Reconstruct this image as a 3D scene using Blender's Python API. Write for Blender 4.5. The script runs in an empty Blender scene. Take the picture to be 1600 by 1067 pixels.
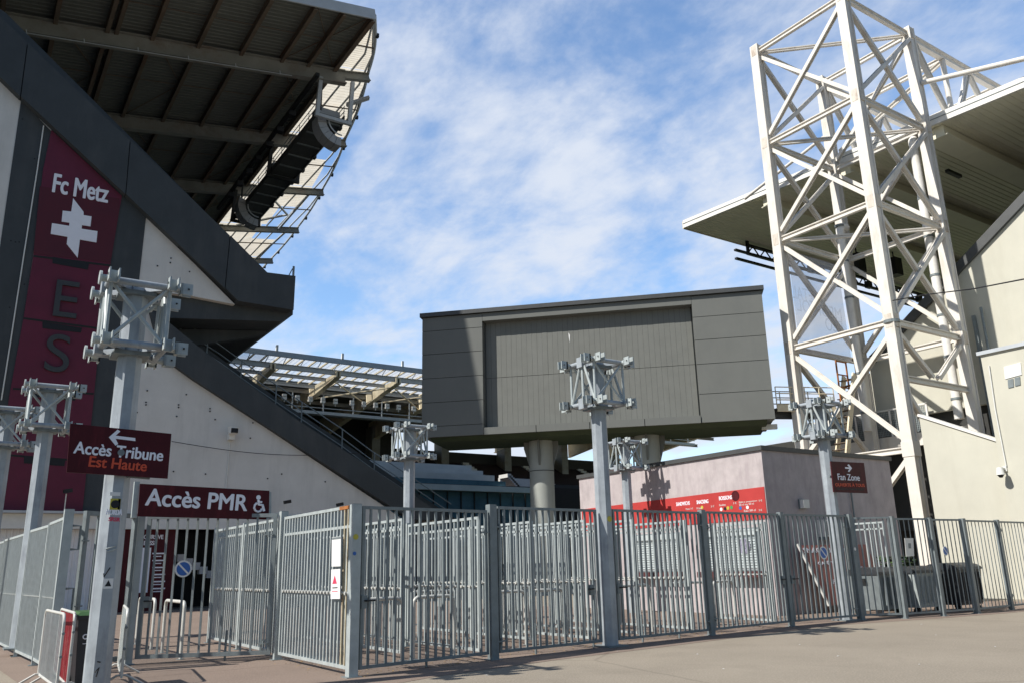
import bpy, bmesh, math, random
from mathutils import Vector, Matrix
random.seed(7)
scene = bpy.context.scene
COL = scene.collection
rad = math.radians

# ------------------------------------------------------------------ camera
FPX = 1277.0                       # focal length in pixels of the 1600 px wide photograph
PIT, ROLL, YAW = rad(15.31), rad(-1.38), rad(34.1)
EYE = Vector((0, 0, 1.6))
_F = Vector((math.sin(YAW)*math.cos(PIT), math.cos(YAW)*math.cos(PIT), math.sin(PIT)))
_R = Vector((math.cos(YAW), -math.sin(YAW), 0))
_U = _R.cross(_F)
CR = _R*math.cos(ROLL) + _U*math.sin(ROLL)
CU = -_R*math.sin(ROLL) + _U*math.cos(ROLL)
cam_data = bpy.data.cameras.new("camera")
cam_data.sensor_width = 36
cam_data.lens = FPX/1600*36
cam_data.clip_start = 0.1
cam_data.clip_end = 3000
cam = bpy.data.objects.new("camera", cam_data)
COL.objects.link(cam)
M = Matrix((( CR.x, CU.x, -_F.x, EYE.x), (CR.y, CU.y, -_F.y, EYE.y), (CR.z, CU.z, -_F.z, EYE.z), (0, 0, 0, 1)))
cam.matrix_world = M
scene.camera = cam

# ------------------------------------------------------------------ light
SUN_AZ, SUN_EL = rad(277.5), rad(43)
S = Vector((math.sin(SUN_AZ)*math.cos(SUN_EL), math.cos(SUN_AZ)*math.cos(SUN_EL), math.sin(SUN_EL)))
sun_d = bpy.data.lights.new("sun", 'SUN')
sun_d.energy = 5.0
sun_d.angle = rad(0.5)
sun_d.color = (1.0, 0.96, 0.90)
sun = bpy.data.objects.new("sun", sun_d)
COL.objects.link(sun)
sun.rotation_euler = S.to_track_quat('Z', 'Y').to_euler()

world = bpy.data.worlds.new("World")
scene.world = world
world.use_nodes = True
nt = world.node_tree
N, Lk = nt.nodes, nt.links
bg = N["Background"]
sky = N.new("ShaderNodeTexSky")
sky.sky_type = 'NISHITA'
sky.sun_disc = False
sky.sun_elevation = SUN_EL
sky.sun_rotation = SUN_AZ
sky.air_density = 1.0
sky.dust_density = 0.6
sky.ozone_density = 1.6
bg.inputs[1].default_value = 0.085
tc = N.new("ShaderNodeTexCoord")
sep = N.new("ShaderNodeSeparateXYZ")
Lk.new(tc.outputs["Generated"], sep.inputs[0])
def wmath(op, a, b=None, c=None):
    n = N.new("ShaderNodeMath"); n.operation = op
    for i, v in enumerate((a, b, c)):
        if v is None: continue
        if isinstance(v, (int, float)): n.inputs[i].default_value = v
        else: Lk.new(v, n.inputs[i])
    return n.outputs[0]
zz = wmath('ADD', wmath('MAXIMUM', sep.outputs[2], 0.0), 0.22)
comb = N.new("ShaderNodeCombineXYZ")
Lk.new(wmath('DIVIDE', sep.outputs[0], zz), comb.inputs[0])
Lk.new(wmath('DIVIDE', sep.outputs[1], zz), comb.inputs[1])
def wnoise(scale, detail, rough, dist, off, rot=0.0, sx=1, sy=1):
    mp = N.new("ShaderNodeMapping")
    mp.inputs["Location"].default_value = off
    mp.inputs["Rotation"].default_value = (0, 0, rot)
    mp.inputs["Scale"].default_value = (sx, sy, 1)
    Lk.new(comb.outputs[0], mp.inputs[0])
    n = N.new("ShaderNodeTexNoise")
    n.inputs["Scale"].default_value = scale
    n.inputs["Detail"].default_value = detail
    n.inputs["Roughness"].default_value = rough
    n.inputs["Distortion"].default_value = dist
    Lk.new(mp.outputs[0], n.inputs["Vector"])
    return n.outputs[0]
n1 = wnoise(1.7, 9, 0.6, 0.35, (3.1, 1.7, 0))
n2 = wnoise(6.0, 10, 0.6, 0.15, (8.3, 4.1, 0), 0.7, 1.0, 0.6)
cl = wmath('ADD', wmath('MULTIPLY', n1, 0.58), wmath('MULTIPLY', n2, 0.42))
low = wmath('MULTIPLY', wmath('SUBTRACT', 0.5, sep.outputs[2]), 0.16)
cl = wmath('ADD', cl, low)
ramp = N.new("ShaderNodeMapRange")
ramp.interpolation_type = 'SMOOTHSTEP'
ramp.inputs[1].default_value = 0.40
ramp.inputs[2].default_value = 0.62
ramp.inputs[3].default_value = 0.06
ramp.inputs[4].default_value = 0.95
Lk.new(cl, ramp.inputs[0])
hs = N.new("ShaderNodeHueSaturation")
hs.inputs["Saturation"].default_value = 1.16
Lk.new(sky.outputs[0], hs.inputs["Color"])
# sky boosted and clouds kept to the view only; dimmer elsewhere to cut fill
vd = N.new("ShaderNodeVectorMath"); vd.operation = 'DOT_PRODUCT'
Lk.new(tc.outputs["Generated"], vd.inputs[0])
vd.inputs[1].default_value = (math.sin(rad(38))*.93, math.cos(rad(38))*.93, .37)
field = N.new("ShaderNodeMapRange"); field.interpolation_type = 'SMOOTHSTEP'
field.inputs[1].default_value = .5; field.inputs[2].default_value = .8
field.inputs[3].default_value = 0; field.inputs[4].default_value = 1
Lk.new(vd.outputs["Value"], field.inputs[0])
Lk.new(wmath('ADD', wmath('MULTIPLY', field.outputs[0], 1.4), 1.0), hs.inputs["Value"])
mixc = N.new("ShaderNodeMix"); mixc.data_type = 'RGBA'
Lk.new(wmath('MULTIPLY', ramp.outputs[0], field.outputs[0]), mixc.inputs["Factor"])
Lk.new(hs.outputs[0], mixc.inputs[6])
mixc.inputs[7].default_value = (7.7, 8.3, 9.4, 1)
Lk.new(mixc.outputs[2], bg.inputs[0])

scene.view_settings.view_transform = 'Standard'
scene.view_settings.look = 'None'
scene.view_settings.exposure = 0.22
scene.view_settings.gamma = 1.0
scene.view_settings.use_curve_mapping = False
scene.cycles.max_bounces = 6

X_, Y_, Z_ = Vector((1, 0, 0)), Vector((0, 1, 0)), Vector((0, 0, 1))
# ------------------------------------------------------------------ measuring helpers
def ray(x, y): return _F*FPX + CR*(x-800) - CU*(y-533.5)
def atZ(x, y, z=0.0):
    r = ray(x, y); return EYE + r*((z-EYE.z)/r.z)
def atX(x, y, X):
    r = ray(x, y); return EYE + r*(X/r.x)
def atY(x, y, Y):
    r = ray(x, y); return EYE + r*(Y/r.y)
def atP(x, y, p, n):
    r = ray(x, y); return EYE + r*((p-EYE).dot(n)/r.dot(n))

# ------------------------------------------------------------------ materials
def mat(name, col, rough=0.6, metal=0.0, var=0.12, scale=3.0, bump=0.0, bscale=60.0, stain=None, stain_amt=0.0,
        stain_scale=(1, 1, 1), spec=0.4, trans=0.0, stain_thr=(0.5, 0.7)):
    m = bpy.data.materials.new(name); m.use_nodes = True
    t = m.node_tree; nn, ll = t.nodes, t.links
    b = nn["Principled BSDF"]
    b.inputs["Roughness"].default_value = rough
    b.inputs["Metallic"].default_value = metal
    b.inputs["Specular IOR Level"].default_value = spec
    co = nn.new("ShaderNodeTexCoord")
    no = nn.new("ShaderNodeTexNoise")
    no.inputs["Scale"].default_value = scale; no.inputs["Detail"].default_value = 6
    no.inputs["Roughness"].default_value = 0.65
    ll.new(co.outputs["Object"], no.inputs["Vector"])
    mr = nn.new("ShaderNodeMapRange")
    mr.inputs[1].default_value = 0.3; mr.inputs[2].default_value = 0.7
    mr.inputs[3].default_value = 1-var; mr.inputs[4].default_value = 1+var
    ll.new(no.outputs[0], mr.inputs[0])
    mu = nn.new("ShaderNodeMix"); mu.data_type = 'RGBA'; mu.blend_type = 'MULTIPLY'
    mu.inputs["Factor"].default_value = 1.0
    mu.inputs[6].default_value = (*col, 1)
    ll.new(mr.outputs[0], mu.inputs[7])
    outc = mu.outputs[2]
    if stain:
        mp = nn.new("ShaderNodeMapping"); mp.inputs["Scale"].default_value = stain_scale
        ll.new(co.outputs["Object"], mp.inputs[0])
        n2 = nn.new("ShaderNodeTexNoise"); n2.inputs["Scale"].default_value = 1.0
        n2.inputs["Detail"].default_value = 8; n2.inputs["Roughness"].default_value = 0.7
        ll.new(mp.outputs[0], n2.inputs["Vector"])
        r2 = nn.new("ShaderNodeMapRange")
        r2.inputs[1].default_value = stain_thr[0]; r2.inputs[2].default_value = stain_thr[1]
        r2.inputs[3].default_value = 0; r2.inputs[4].default_value = stain_amt
        ll.new(n2.outputs[0], r2.inputs[0])
        mx = nn.new("ShaderNodeMix"); mx.data_type = 'RGBA'
        ll.new(r2.outputs[0], mx.inputs["Factor"])
        ll.new(outc, mx.inputs[6]); mx.inputs[7].default_value = (*stain, 1)
        outc = mx.outputs[2]
    ll.new(outc, b.inputs["Base Color"])
    # roughness breakup
    rr = nn.new("ShaderNodeMapRange")
    rr.inputs[3].default_value = max(0.05, rough-0.1); rr.inputs[4].default_value = min(1, rough+0.1)
    ll.new(no.outputs[0], rr.inputs[0]); ll.new(rr.outputs[0], b.inputs["Roughness"])
    if bump > 0:
        n3 = nn.new("ShaderNodeTexNoise"); n3.inputs["Scale"].default_value = bscale
        n3.inputs["Detail"].default_value = 4
        ll.new(co.outputs["Object"], n3.inputs["Vector"])
        bp = nn.new("ShaderNodeBump"); bp.inputs["Strength"].default_value = bump
        bp.inputs["Distance"].default_value = 0.02
        ll.new(n3.outputs[0], bp.inputs["Height"]); ll.new(bp.outputs[0], b.inputs["Normal"])
    if trans > 0:
        tr = nn.new("ShaderNodeBsdfTranslucent")
        ll.new(outc, tr.inputs[0])
        ms = nn.new("ShaderNodeMixShader"); ms.inputs[0].default_value = trans
        ll.new(b.outputs[0], ms.inputs[1]); ll.new(tr.outputs[0], ms.inputs[2])
        ll.new(ms.outputs[0], nn["Material Output"].inputs[0])
    return m

M_ = {}
M_['galv'] = mat("galvanised_steel", (.40, .44, .435), .5, .1, .14, 5, stain=(.47, .50, .49), stain_amt=.5, stain_scale=(9, 9, 2))
M_['galv_dark'] = mat("weathered_galvanised_steel", (.195, .225, .23), .5, .1, .18, 4, stain=(.11, .115, .12), stain_amt=.5, stain_scale=(8, 8, 1.5))
M_['pole'] = mat("galvanised_pole_steel", (.335, .37, .395), .5, .1, .2, 2.2, stain=(.17, .18, .21), stain_amt=.65, stain_scale=(6, 6, 1.0))
M_['rusty'] = mat("rusty_galvanised_steel", (.42, .38, .27), .7, 0, .2, 8, stain=(.36, .17, .05), stain_amt=.8, stain_scale=(6, 6, 3))
M_['rust'] = mat("rust", (.32, .12, .035), .85, .0, .3, 10)
M_['dark_conc'] = mat("dark_grey_painted_concrete", (.05, .058, .062), .75, 0, .16, .8, stain=(.085, .09, .09), stain_amt=.5, stain_scale=(1.0, 1.0, .2))
M_['beige_conc'] = mat("light_grey_rendered_concrete", (.66, .65, .61), .85, 0, .06, .9, stain=(.43, .43, .40), stain_amt=.4, stain_scale=(1.0, 1.0, .12), bump=.1, bscale=8)
M_['maroon'] = mat("maroon_paint", (.115, .014, .036), .65, 0, .14, 1.2, stain=(.15, .022, .05), stain_amt=.4, stain_scale=(.5, .5, .2))
M_['maroon_dark'] = mat("dark_maroon_print", (.085, .008, .016), .5, 0, .1, 1.0)
M_['signred'] = mat("dark_red_sign_sheet", (.062, .008, .012), .55, 0, .2, 2.0, stain=(.15, .018, .025), stain_amt=.5, stain_scale=(6, 6, 1.2), spec=.2)
M_['white_ink'] = mat("white_lettering", (.84, .85, .90), .5, 0, .03, 5)
M_['orange_ink'] = mat("orange_red_lettering", (.62, .085, .035), .5, 0, .03, 5)
M_['grey_letter'] = mat("grey_metal_letter", (.055, .058, .06), .5, .2, .08, 3)
M_['white_steel'] = mat("white_painted_steel", (.70, .665, .60), .5, 0, .07, 1.2, stain=(.33, .25, .17), stain_amt=.55, stain_scale=(1.8, 1.8, .4), stain_thr=(.53, .78))
M_['rusty_white'] = mat("rust_streaked_white_steel", (.62, .57, .49), .6, 0, .1, 2, stain=(.26, .15, .08), stain_amt=.75, stain_scale=(3, 3, 1.2), stain_thr=(.5, .72))
M_['white_clean'] = mat("white_painted_sheet", (.76, .74, .69), .55, 0, .05, 1.2, stain=(.5, .46, .38), stain_amt=.4, stain_scale=(.8, .8, .8))
M_['cream_soffit'] = mat("cream_ribbed_soffit", (.80, .76, .58), .6, 0, .08, .3)
M_['cream_beam'] = mat("cream_painted_steel", (.76, .67, .48), .55, 0, .1, .6, stain=(.35, .2, .1), stain_amt=.5, stain_scale=(.5, .5, .3))
M_['roof_under'] = mat("grey_green_roof_sheet", (.155, .165, .15), .6, 0, .1, .5)
M_['roof_beam'] = mat("grey_brown_roof_steel", (.24, .24, .215), .6, 0, .15, .7, stain=(.15, .08, .05), stain_amt=.6, stain_scale=(.5, .5, .5))
M_['purlin'] = mat("rust_brown_purlin", (.16, .125, .095), .7, .1, .2, .8, stain=(.14, .06, .03), stain_amt=.8, stain_scale=(.6, .25, .6))
M_['transl'] = mat("translucent_roof_sheet", (.78, .72, .60), .45, 0, .1, .7, trans=.6, stain=(.6, .38, .14), stain_amt=.7, stain_scale=(.35, .35, .35), stain_thr=(.56, .76))
M_['glaze'] = mat("clear_roof_glazing", (.86, .88, .88), .3, 0, .05, .4, trans=.5)
_t = M_['glaze'].node_tree; _o = _t.nodes["Material Output"]; _src = _o.inputs[0].links[0].from_socket
_tp = _t.nodes.new("ShaderNodeBsdfTransparent"); _mx = _t.nodes.new("ShaderNodeMixShader"); _mx.inputs[0].default_value = .45
_t.links.new(_src, _mx.inputs[1]); _t.links.new(_tp.outputs[0], _mx.inputs[2]); _t.links.new(_mx.outputs[0], _o.inputs[0])
M_['edge_steel'] = mat("light_grey_edge_steel", (.46, .49, .51), .5, 0, .08, 1)
M_['black_metal'] = mat("black_metal", (.018, .019, .02), .55, .1, .2, 4)
M_['catwalk'] = mat("dark_catwalk_grating", (.075, .078, .075), .6, 0, .2, 2)
M_['speaker_grey'] = mat("grey_speaker_shell", (.36, .37, .38), .5, 0, .08, 3)
M_['board_grey'] = mat("grey_metal_cladding", (.165, .17, .157), .6, 0, .05, .6, spec=.2, stain=(.13, .14, .135), stain_amt=.4, stain_scale=(.6, .6, .1))
M_['board_slat'] = mat("grey_slatted_panel", (.178, .182, .165), .6, 0, .06, 1.4, spec=.2, stain=(.21, .215, .2), stain_amt=.4, stain_scale=(2, 2, .2))
M_['joint'] = mat("dark_joint", (.02, .022, .022), .8)
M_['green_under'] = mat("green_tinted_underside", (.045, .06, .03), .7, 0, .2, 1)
M_['column_conc'] = mat("pale_concrete_column", (.36, .375, .34), .8, 0, .07, 1.2)
M_['kiosk'] = mat("pale_pink_board_marked_render", (.44, .39, .385), .85, 0, .13, 2.2, stain=(.27, .22, .235), stain_amt=.55, stain_scale=(4.5, 4.5, .9), stain_thr=(.46, .74))
M_['kiosk_trim'] = mat("dark_grey_roof_trim", (.075, .078, .078), .55, .2, .1, 2)
M_['banner_red'] = mat("bright_red_menu_banner", (.43, .042, .038), .55, 0, .12, 1.2)
M_['shutter'] = mat("pale_roller_shutter", (.55, .60, .60), .45, .2, .06, 2)
M_['sill'] = mat("dark_red_sill", (.09, .03, .03), .6)
M_['ivory'] = mat("ivory_render", (.53, .515, .43), .85, 0, .05, .7, stain=(.43, .41, .33), stain_amt=.4, stain_scale=(.8, .8, .12), bump=.08, bscale=6)
M_['plastic_white'] = mat("off_white_plastic", (.68, .68, .64), .5, 0, .05, 4)
M_['bin_dark'] = mat("dark_grey_bin_plastic", (.035, .038, .042), .5, 0, .12, 4)
M_['bin_green'] = mat("green_bin_lid", (.05, .115, .04), .5, 0, .12, 4)
M_['red_paint'] = mat("scuffed_red_paint", (.30, .02, .03), .5, 0, .15, 6, stain=(.45, .3, .25), stain_amt=.5, stain_scale=(8, 8, 3))
M_['blue_sign'] = mat("blue_sign_face", (.035, .13, .42), .45, 0, .06, 4)
M_['paper'] = mat("white_notice_paper", (.74, .74, .72), .6, 0, .03, 6)
M_['pink_red'] = mat("red_print", (.62, .06, .12), .5)
M_['yellow'] = mat("yellow_sticker", (.5, .44, .06), .5, 0, .1, 12)
M_['green_st'] = mat("green_sticker", (.05, .3, .1), .5)
M_['black_ink'] = mat("black_ink", (.012, .012, .014), .6)
M_['concrete_step'] = mat("grey_concrete_terrace", (.58, .58, .55), .85, 0, .1, .5)
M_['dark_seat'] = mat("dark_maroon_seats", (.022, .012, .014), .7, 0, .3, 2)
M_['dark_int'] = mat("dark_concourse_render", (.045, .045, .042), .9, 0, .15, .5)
M_['glass'] = mat("blue_grey_glass", (.09, .17, .21), .1, 0, .2, 1, spec=.7)
M_['flood'] = mat("white_floodlight_housing", (.72, .72, .70), .4)
M_['mesh_banner'] = mat("pale_mesh_banner", (.74, .74, .78), .7, 0, .04, .6, trans=.5)
_t = M_['mesh_banner'].node_tree; _o = _t.nodes["Material Output"]; _src = _o.inputs[0].links[0].from_socket
_tp = _t.nodes.new("ShaderNodeBsdfTransparent"); _mx = _t.nodes.new("ShaderNodeMixShader"); _mx.inputs[0].default_value = .74
_t.links.new(_src, _mx.inputs[1]); _t.links.new(_tp.outputs[0], _mx.inputs[2]); _t.links.new(_mx.outputs[0], _o.inputs[0])
M_['mesh_text'] = M_['mesh_banner'].copy(); M_['mesh_text'].name = 'sheer_banner_lettering'
for _n in M_['mesh_text'].node_tree.nodes:
    if _n.type == 'MIX_SHADER' and abs(_n.inputs[0].default_value-.74) < .01: _n.inputs[0].default_value = .72
_old = mat("paler_banner_lettering", (.78, .78, .80), .7, 0, .02, 1)
M_['white_clad'] = mat("white_profiled_cladding", (.78, .78, .78), .6, 0, .06, 1)
M_['leafy'] = mat("dark_leaf", (.05, .09, .03), .7, 0, .3, 8)
M_['tube'] = mat("pale_galvanised_tube", (.55, .55, .51), .5, .1, .1, 5)

# ------------------------------------------------------------------ mesh builder
class MB:
    def __init__(s): s.v = []; s.f = []
    def add(s, vs, fs):
        o = len(s.v); s.v += [Vector(p) for p in vs]; s.f += [tuple(i+o for i in f) for f in fs]; return s
    def box(s, a, b):
        x0, y0, z0 = [min(p, q) for p, q in zip(a, b)]; x1, y1, z1 = [max(p, q) for p, q in zip(a, b)]
        return s.add([(x0,y0,z0),(x1,y0,z0),(x1,y1,z0),(x0,y1,z0),(x0,y0,z1),(x1,y0,z1),(x1,y1,z1),(x0,y1,z1)],
                     [(0,3,2,1),(4,5,6,7),(0,1,5,4),(1,2,6,5),(2,3,7,6),(3,0,4,7)])
    def prism(s, pts, vec):
        n = len(pts); vec = Vector(vec); pts = [Vector(p) for p in pts]
        return s.add(pts+[p+vec for p in pts], [tuple(range(n))[::-1], tuple(range(n, 2*n))] +
                     [(i, (i+1) % n, (i+1) % n+n, i+n) for i in range(n)])
    def frame(s, p0, p1, up):
        p0, p1 = Vector(p0), Vector(p1); d = (p1-p0).normalized(); up = Vector(up)
        if abs(d.dot(up.normalized())) > .995: up = Vector((0, 1, 0)) if abs(d.y) < .9 else Vector((1, 0, 0))
        sd = d.cross(up).normalized(); u = sd.cross(d).normalized()
        return p0, p1, d, sd, u
    def beam(s, p0, p1, w, h, up=(0, 0, 1)):
        p0, p1, d, sd, u = s.frame(p0, p1, up)
        c = [sd*(-w/2)+u*(-h/2), sd*(w/2)+u*(-h/2), sd*(w/2)+u*(h/2), sd*(-w/2)+u*(h/2)]
        return s.add([p0+q for q in c]+[p1+q for q in c], [(0,3,2,1),(4,5,6,7),(0,1,5,4),(1,2,6,5),(2,3,7,6),(3,0,4,7)])
    def ibeam(s, p0, p1, w, h, t, up=(0, 0, 1)):
        p0, p1, d, sd, u = s.frame(p0, p1, up)
        a, b, k = w/2, h/2, t/2
        pr = [(-a,-b),(a,-b),(a,-b+t),(k,-b+t),(k,b-t),(a,b-t),(a,b),(-a,b),(-a,b-t),(-k,b-t),(-k,-b+t),(-a,-b+t)]
        c = [sd*x+u*y for x, y in pr]
        return s.prism([p0+q for q in c], p1-p0)
    def tube(s, p0, p1, r, n=8, r1=None, caps=True):
        p0, p1, d, sd, u = s.frame(p0, p1, (0, 0, 1)); r1 = r if r1 is None else r1
        ring = [sd*math.cos(2*math.pi*(i+.5)/n)+u*math.sin(2*math.pi*(i+.5)/n) for i in range(n)]
        fs = [(i, (i+1) % n, (i+1) % n+n, i+n) for i in range(n)]
        if caps: fs += [tuple(range(n))[::-1], tuple(range(n, 2*n))]
        return s.add([p0+q*r for q in ring]+[p1+q*r1 for q in ring], fs)
    def path(s, pts, r, n=8):
        pts = [Vector(p) for p in pts]; rings = []
        u = None
        for i, p in enumerate(pts):
            d = (pts[min(i+1, len(pts)-1)]-pts[max(i-1, 0)]).normalized()
            if u is None:
                ref = Vector((0, 0, 1)) if abs(d.z) < .9 else Vector((0, 1, 0))
                u = (ref-d*ref.dot(d)).normalized()
            else: u = (u-d*u.dot(d)).normalized()
            sd = d.cross(u)
            rings.append([p+(u*math.cos(2*math.pi*k/n)+sd*math.sin(2*math.pi*k/n))*r for k in range(n)])
        vs = [q for rg in rings for q in rg]; fs = []
        for i in range(len(pts)-1):
            for k in range(n): fs.append((i*n+k, i*n+(k+1) % n, (i+1)*n+(k+1) % n, (i+1)*n+k))
        fs += [tuple(range(n))[::-1], tuple(range((len(pts)-1)*n, len(pts)*n))]
        return s.add(vs, fs)
    def disc(s, c, nrm, r, t, n=20):
        nrm = Vector(nrm).normalized(); return s.tube(Vector(c), Vector(c)+nrm*t, r, n)
    def corr(s, o, dx, dl, nx, depth, th=0.0):
        """profiled sheet: ribs repeat along dx (nx of them over |dx|), run along dl; rib height along depth"""
        o, dx, dl, depth = Vector(o), Vector(dx), Vector(dl), Vector(depth)
        pr = []
        for i in range(nx):
            for q, h in ((0, 0), (.55, 0), (.65, 1), (.9, 1)): pr.append(o+dx*((i+q)/nx)+depth*h)
        pr.append(o+dx)
        n = len(pr)
        return s.add(pr+[p+dl for p in pr], [(i, i+1, i+1+n, i+n) for i in range(n-1)])
    def build(s, name, material, parent=None, smooth=False, label=None, recalc=True):
        off = Vector((0, 0, 0)); p = parent
        while p is not None: off += p.location; p = p.parent
        me = bpy.data.meshes.new(name)
        me.from_pydata([tuple(p-off) for p in s.v], [], s.f)
        if recalc:
            b = bmesh.new(); b.from_mesh(me); bmesh.ops.recalc_face_normals(b, faces=b.faces); b.to_mesh(me); b.free()
        if smooth:
            for q in me.polygons: q.use_smooth = True
            me.set_sharp_from_angle(angle=rad(40))
        me.materials.append(material)
        o = bpy.data.objects.new(name, me); COL.objects.link(o)
        if parent: o.parent = parent
        if label: o['label'] = label
        return o

def tag(o, label=None, cat=None, group=None, kind=None):
    if label: o['label'] = label
    if cat: o['category'] = cat
    if group: o['group'] = group
    if kind: o['kind'] = kind
    return o
def thing(name, label, cat, loc=(0, 0, 0), group=None):
    o = bpy.data.objects.new(name, None); COL.objects.link(o); o.location = loc
    o.empty_display_size = .3
    return tag(o, label, cat, group)
def kids(o): return [c for c in bpy.data.objects if c.parent == o]
def copy_tree(o, loc, label=None, parent=None):
    c = o.copy(); COL.objects.link(c)
    if parent is None:
        c.location = loc
        if label: c['label'] = label
    else: c.parent = parent
    for ch in kids(o): copy_tree(ch, None, None, c)
    return c

def text(name, body, material, parent, p0, p1, up, height=None, depth=.02, bold=0.0, label=None, mirror=False):
    """lettering whose baseline runs from p0 to p1, cap height fitted to `height`"""
    cu = bpy.data.curves.new("lettering", 'FONT'); cu.body = body; cu.size = 1
    cu.align_x = 'CENTER' if '\n' in body else 'LEFT'
    tmp = bpy.data.objects.new("lettering", cu); COL.objects.link(tmp)
    bpy.context.view_layer.update()
    me0 = bpy.data.meshes.new_from_object(tmp.evaluated_get(bpy.context.evaluated_depsgraph_get()))
    vs = [v.co.copy() for v in me0.vertices]; fs = [tuple(p.vertices) for p in me0.polygons]
    bpy.data.objects.remove(tmp); bpy.data.curves.remove(cu); bpy.data.meshes.remove(me0)
    x0 = min(v.x for v in vs); x1 = max(v.x for v in vs); y1 = max(v.y for v in vs); y0 = min(v.y for v in vs)
    p0, p1 = Vector(p0), Vector(p1); xd = (p1-p0); w = xd.length; xd = xd/w; up = Vector(up).normalized()
    up = (up-xd*up.dot(xd)).normalized(); nr = xd.cross(up)
    sx = w/(x1-x0); sy = sx if height is None else height/(y1-y0)
    m = MB()
    top = []
    for v in vs:
        xx = (v.x-x0)*sx
        if mirror: xx = w-xx
        top.append(p0+xd*xx+up*((v.y-y0)*sy))
    n = len(top)
    # front faces plus side walls along border edges
    cnt = {}
    for f in fs:
        for i in range(len(f)):
            e = (f[i], f[(i+1) % len(f)]); k = (min(e), max(e)); cnt.setdefault(k, []).append(e)
    walls = [(e[1], e[0], e[0]+n, e[1]+n) for k, l in cnt.items() if len(l) == 1 for e in l]
    b = bold*1.1*sy
    sh = [(0, 0)] if bold <= 0.008 else [(0, 0), (b, 0), (-b, 0), (0, b*.8), (0, -b*.8), (b*.7, b*.6), (-b*.7, b*.6), (b*.7, -b*.6), (-b*.7, -b*.6)]
    for i, (ax, ay) in enumerate(sh):
        q = xd*ax+up*ay
        m.add([p+q+nr*(depth-.0006*i) for p in top]+[p+q for p in top], fs+walls)
    return m.build(name, material, parent, label=label, recalc=False)



# ================================================================== SETTING
def ground_mat(name, c1, c2, speck, patch=None):
    m = mat(name, c1, .95, 0, .1, .35, bump=.5, bscale=40, spec=.15)
    t = m.node_tree; nn, ll = t.nodes, t.links
    b = nn["Principled BSDF"]; src = b.inputs["Base Color"].links[0].from_socket
    co = nn["Texture Coordinate"]
    vo = nn.new("ShaderNodeTexNoise"); vo.inputs["Scale"].default_value = 34; vo.inputs["Detail"].default_value = 3
    ll.new(co.outputs["Object"], vo.inputs["Vector"])
    r = nn.new("ShaderNodeMapRange"); r.inputs[1].default_value = .45; r.inputs[2].default_value = .72
    r.inputs[3].default_value = 0; r.inputs[4].default_value = speck
    ll.new(vo.outputs[0], r.inputs[0])
    mx = nn.new("ShaderNodeMix"); mx.data_type = 'RGBA'; ll.new(r.outputs[0], mx.inputs["Factor"])
    ll.new(src, mx.inputs[6]); mx.inputs[7].default_value = (*c2, 1)
    st = nn.new("ShaderNodeTexNoise"); st.inputs["Scale"].default_value = .55; st.inputs["Detail"].default_value = 7
    st.inputs["Roughness"].default_value = .7; st.inputs["Distortion"].default_value = .8
    ll.new(co.outputs["Object"], st.inputs["Vector"])
    r2 = nn.new("ShaderNodeMapRange"); r2.inputs[1].default_value = .5; r2.inputs[2].default_value = .75
    r2.inputs[3].default_value = 0; r2.inputs[4].default_value = .32
    ll.new(st.outputs[0], r2.inputs[0])
    m2 = nn.new("ShaderNodeMix"); m2.data_type = 'RGBA'; ll.new(r2.outputs[0], m2.inputs["Factor"])
    ll.new(mx.outputs[2], m2.inputs[6]); m2.inputs[7].default_value = (*[x*.62 for x in c1], 1)
    # hairline cracks
    vz = nn.new("ShaderNodeTexVoronoi"); vz.feature = 'DISTANCE_TO_EDGE'; vz.inputs["Scale"].default_value = .13
    ds = nn.new("ShaderNodeMix"); ds.data_type = 'VECTOR'; ds.inputs["Factor"].default_value = .12
    wn = nn.new("ShaderNodeTexNoise"); wn.inputs["Scale"].default_value = 1.6; wn.inputs["Detail"].default_value = 6
    ll.new(co.outputs["Object"], wn.inputs["Vector"]); ll.new(co.outputs["Object"], ds.inputs[4]); ll.new(wn.outputs["Color"], ds.inputs[5])
    ll.new(ds.outputs[1], vz.inputs["Vector"])
    r3 = nn.new("ShaderNodeMapRange"); r3.inputs[1].default_value = .0; r3.inputs[2].default_value = .006
    r3.inputs[3].default_value = .3; r3.inputs[4].default_value = 0
    ll.new(vz.outputs["Distance"], r3.inputs[0])
    m3 = nn.new("ShaderNodeMix"); m3.data_type = 'RGBA'; ll.new(r3.outputs[0], m3.inputs["Factor"])
    ll.new(m2.outputs[2], m3.inputs[6]); m3.inputs[7].default_value = (*[x*.35 for x in c1], 1)
    # pale aggregate grains
    gr = nn.new("ShaderNodeTexVoronoi"); gr.inputs["Scale"].default_value = 26
    ll.new(co.outputs["Object"], gr.inputs["Vector"])
    r4 = nn.new("ShaderNodeMapRange"); r4.inputs[1].default_value = .1; r4.inputs[2].default_value = .22
    r4.inputs[3].default_value = .5; r4.inputs[4].default_value = 0
    ll.new(gr.outputs["Distance"], r4.inputs[0])
    m4 = nn.new("ShaderNodeMix"); m4.data_type = 'RGBA'; ll.new(r4.outputs[0], m4.inputs["Factor"])
    ll.new(m3.outputs[2], m4.inputs[6]); m4.inputs[7].default_value = (*[min(1, x*1.55) for x in c1], 1)
    ll.new(m4.outputs[2], b.inputs["Base Color"])
    return m
g_tan = ground_mat("tan_asphalt", (.29, .25, .195), (.42, .37, .30), .6)
g_red = ground_mat("reddish_asphalt", (.235, .18, .145), (.34, .275, .225), .5)
g = MB(); g.add([(-900, -900, 0), (900, -900, 0), (900, 900, 0), (-900, 900, 0)], [(0, 1, 2, 3)])
tag(g.build("ground", g_tan), kind='structure')
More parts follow.
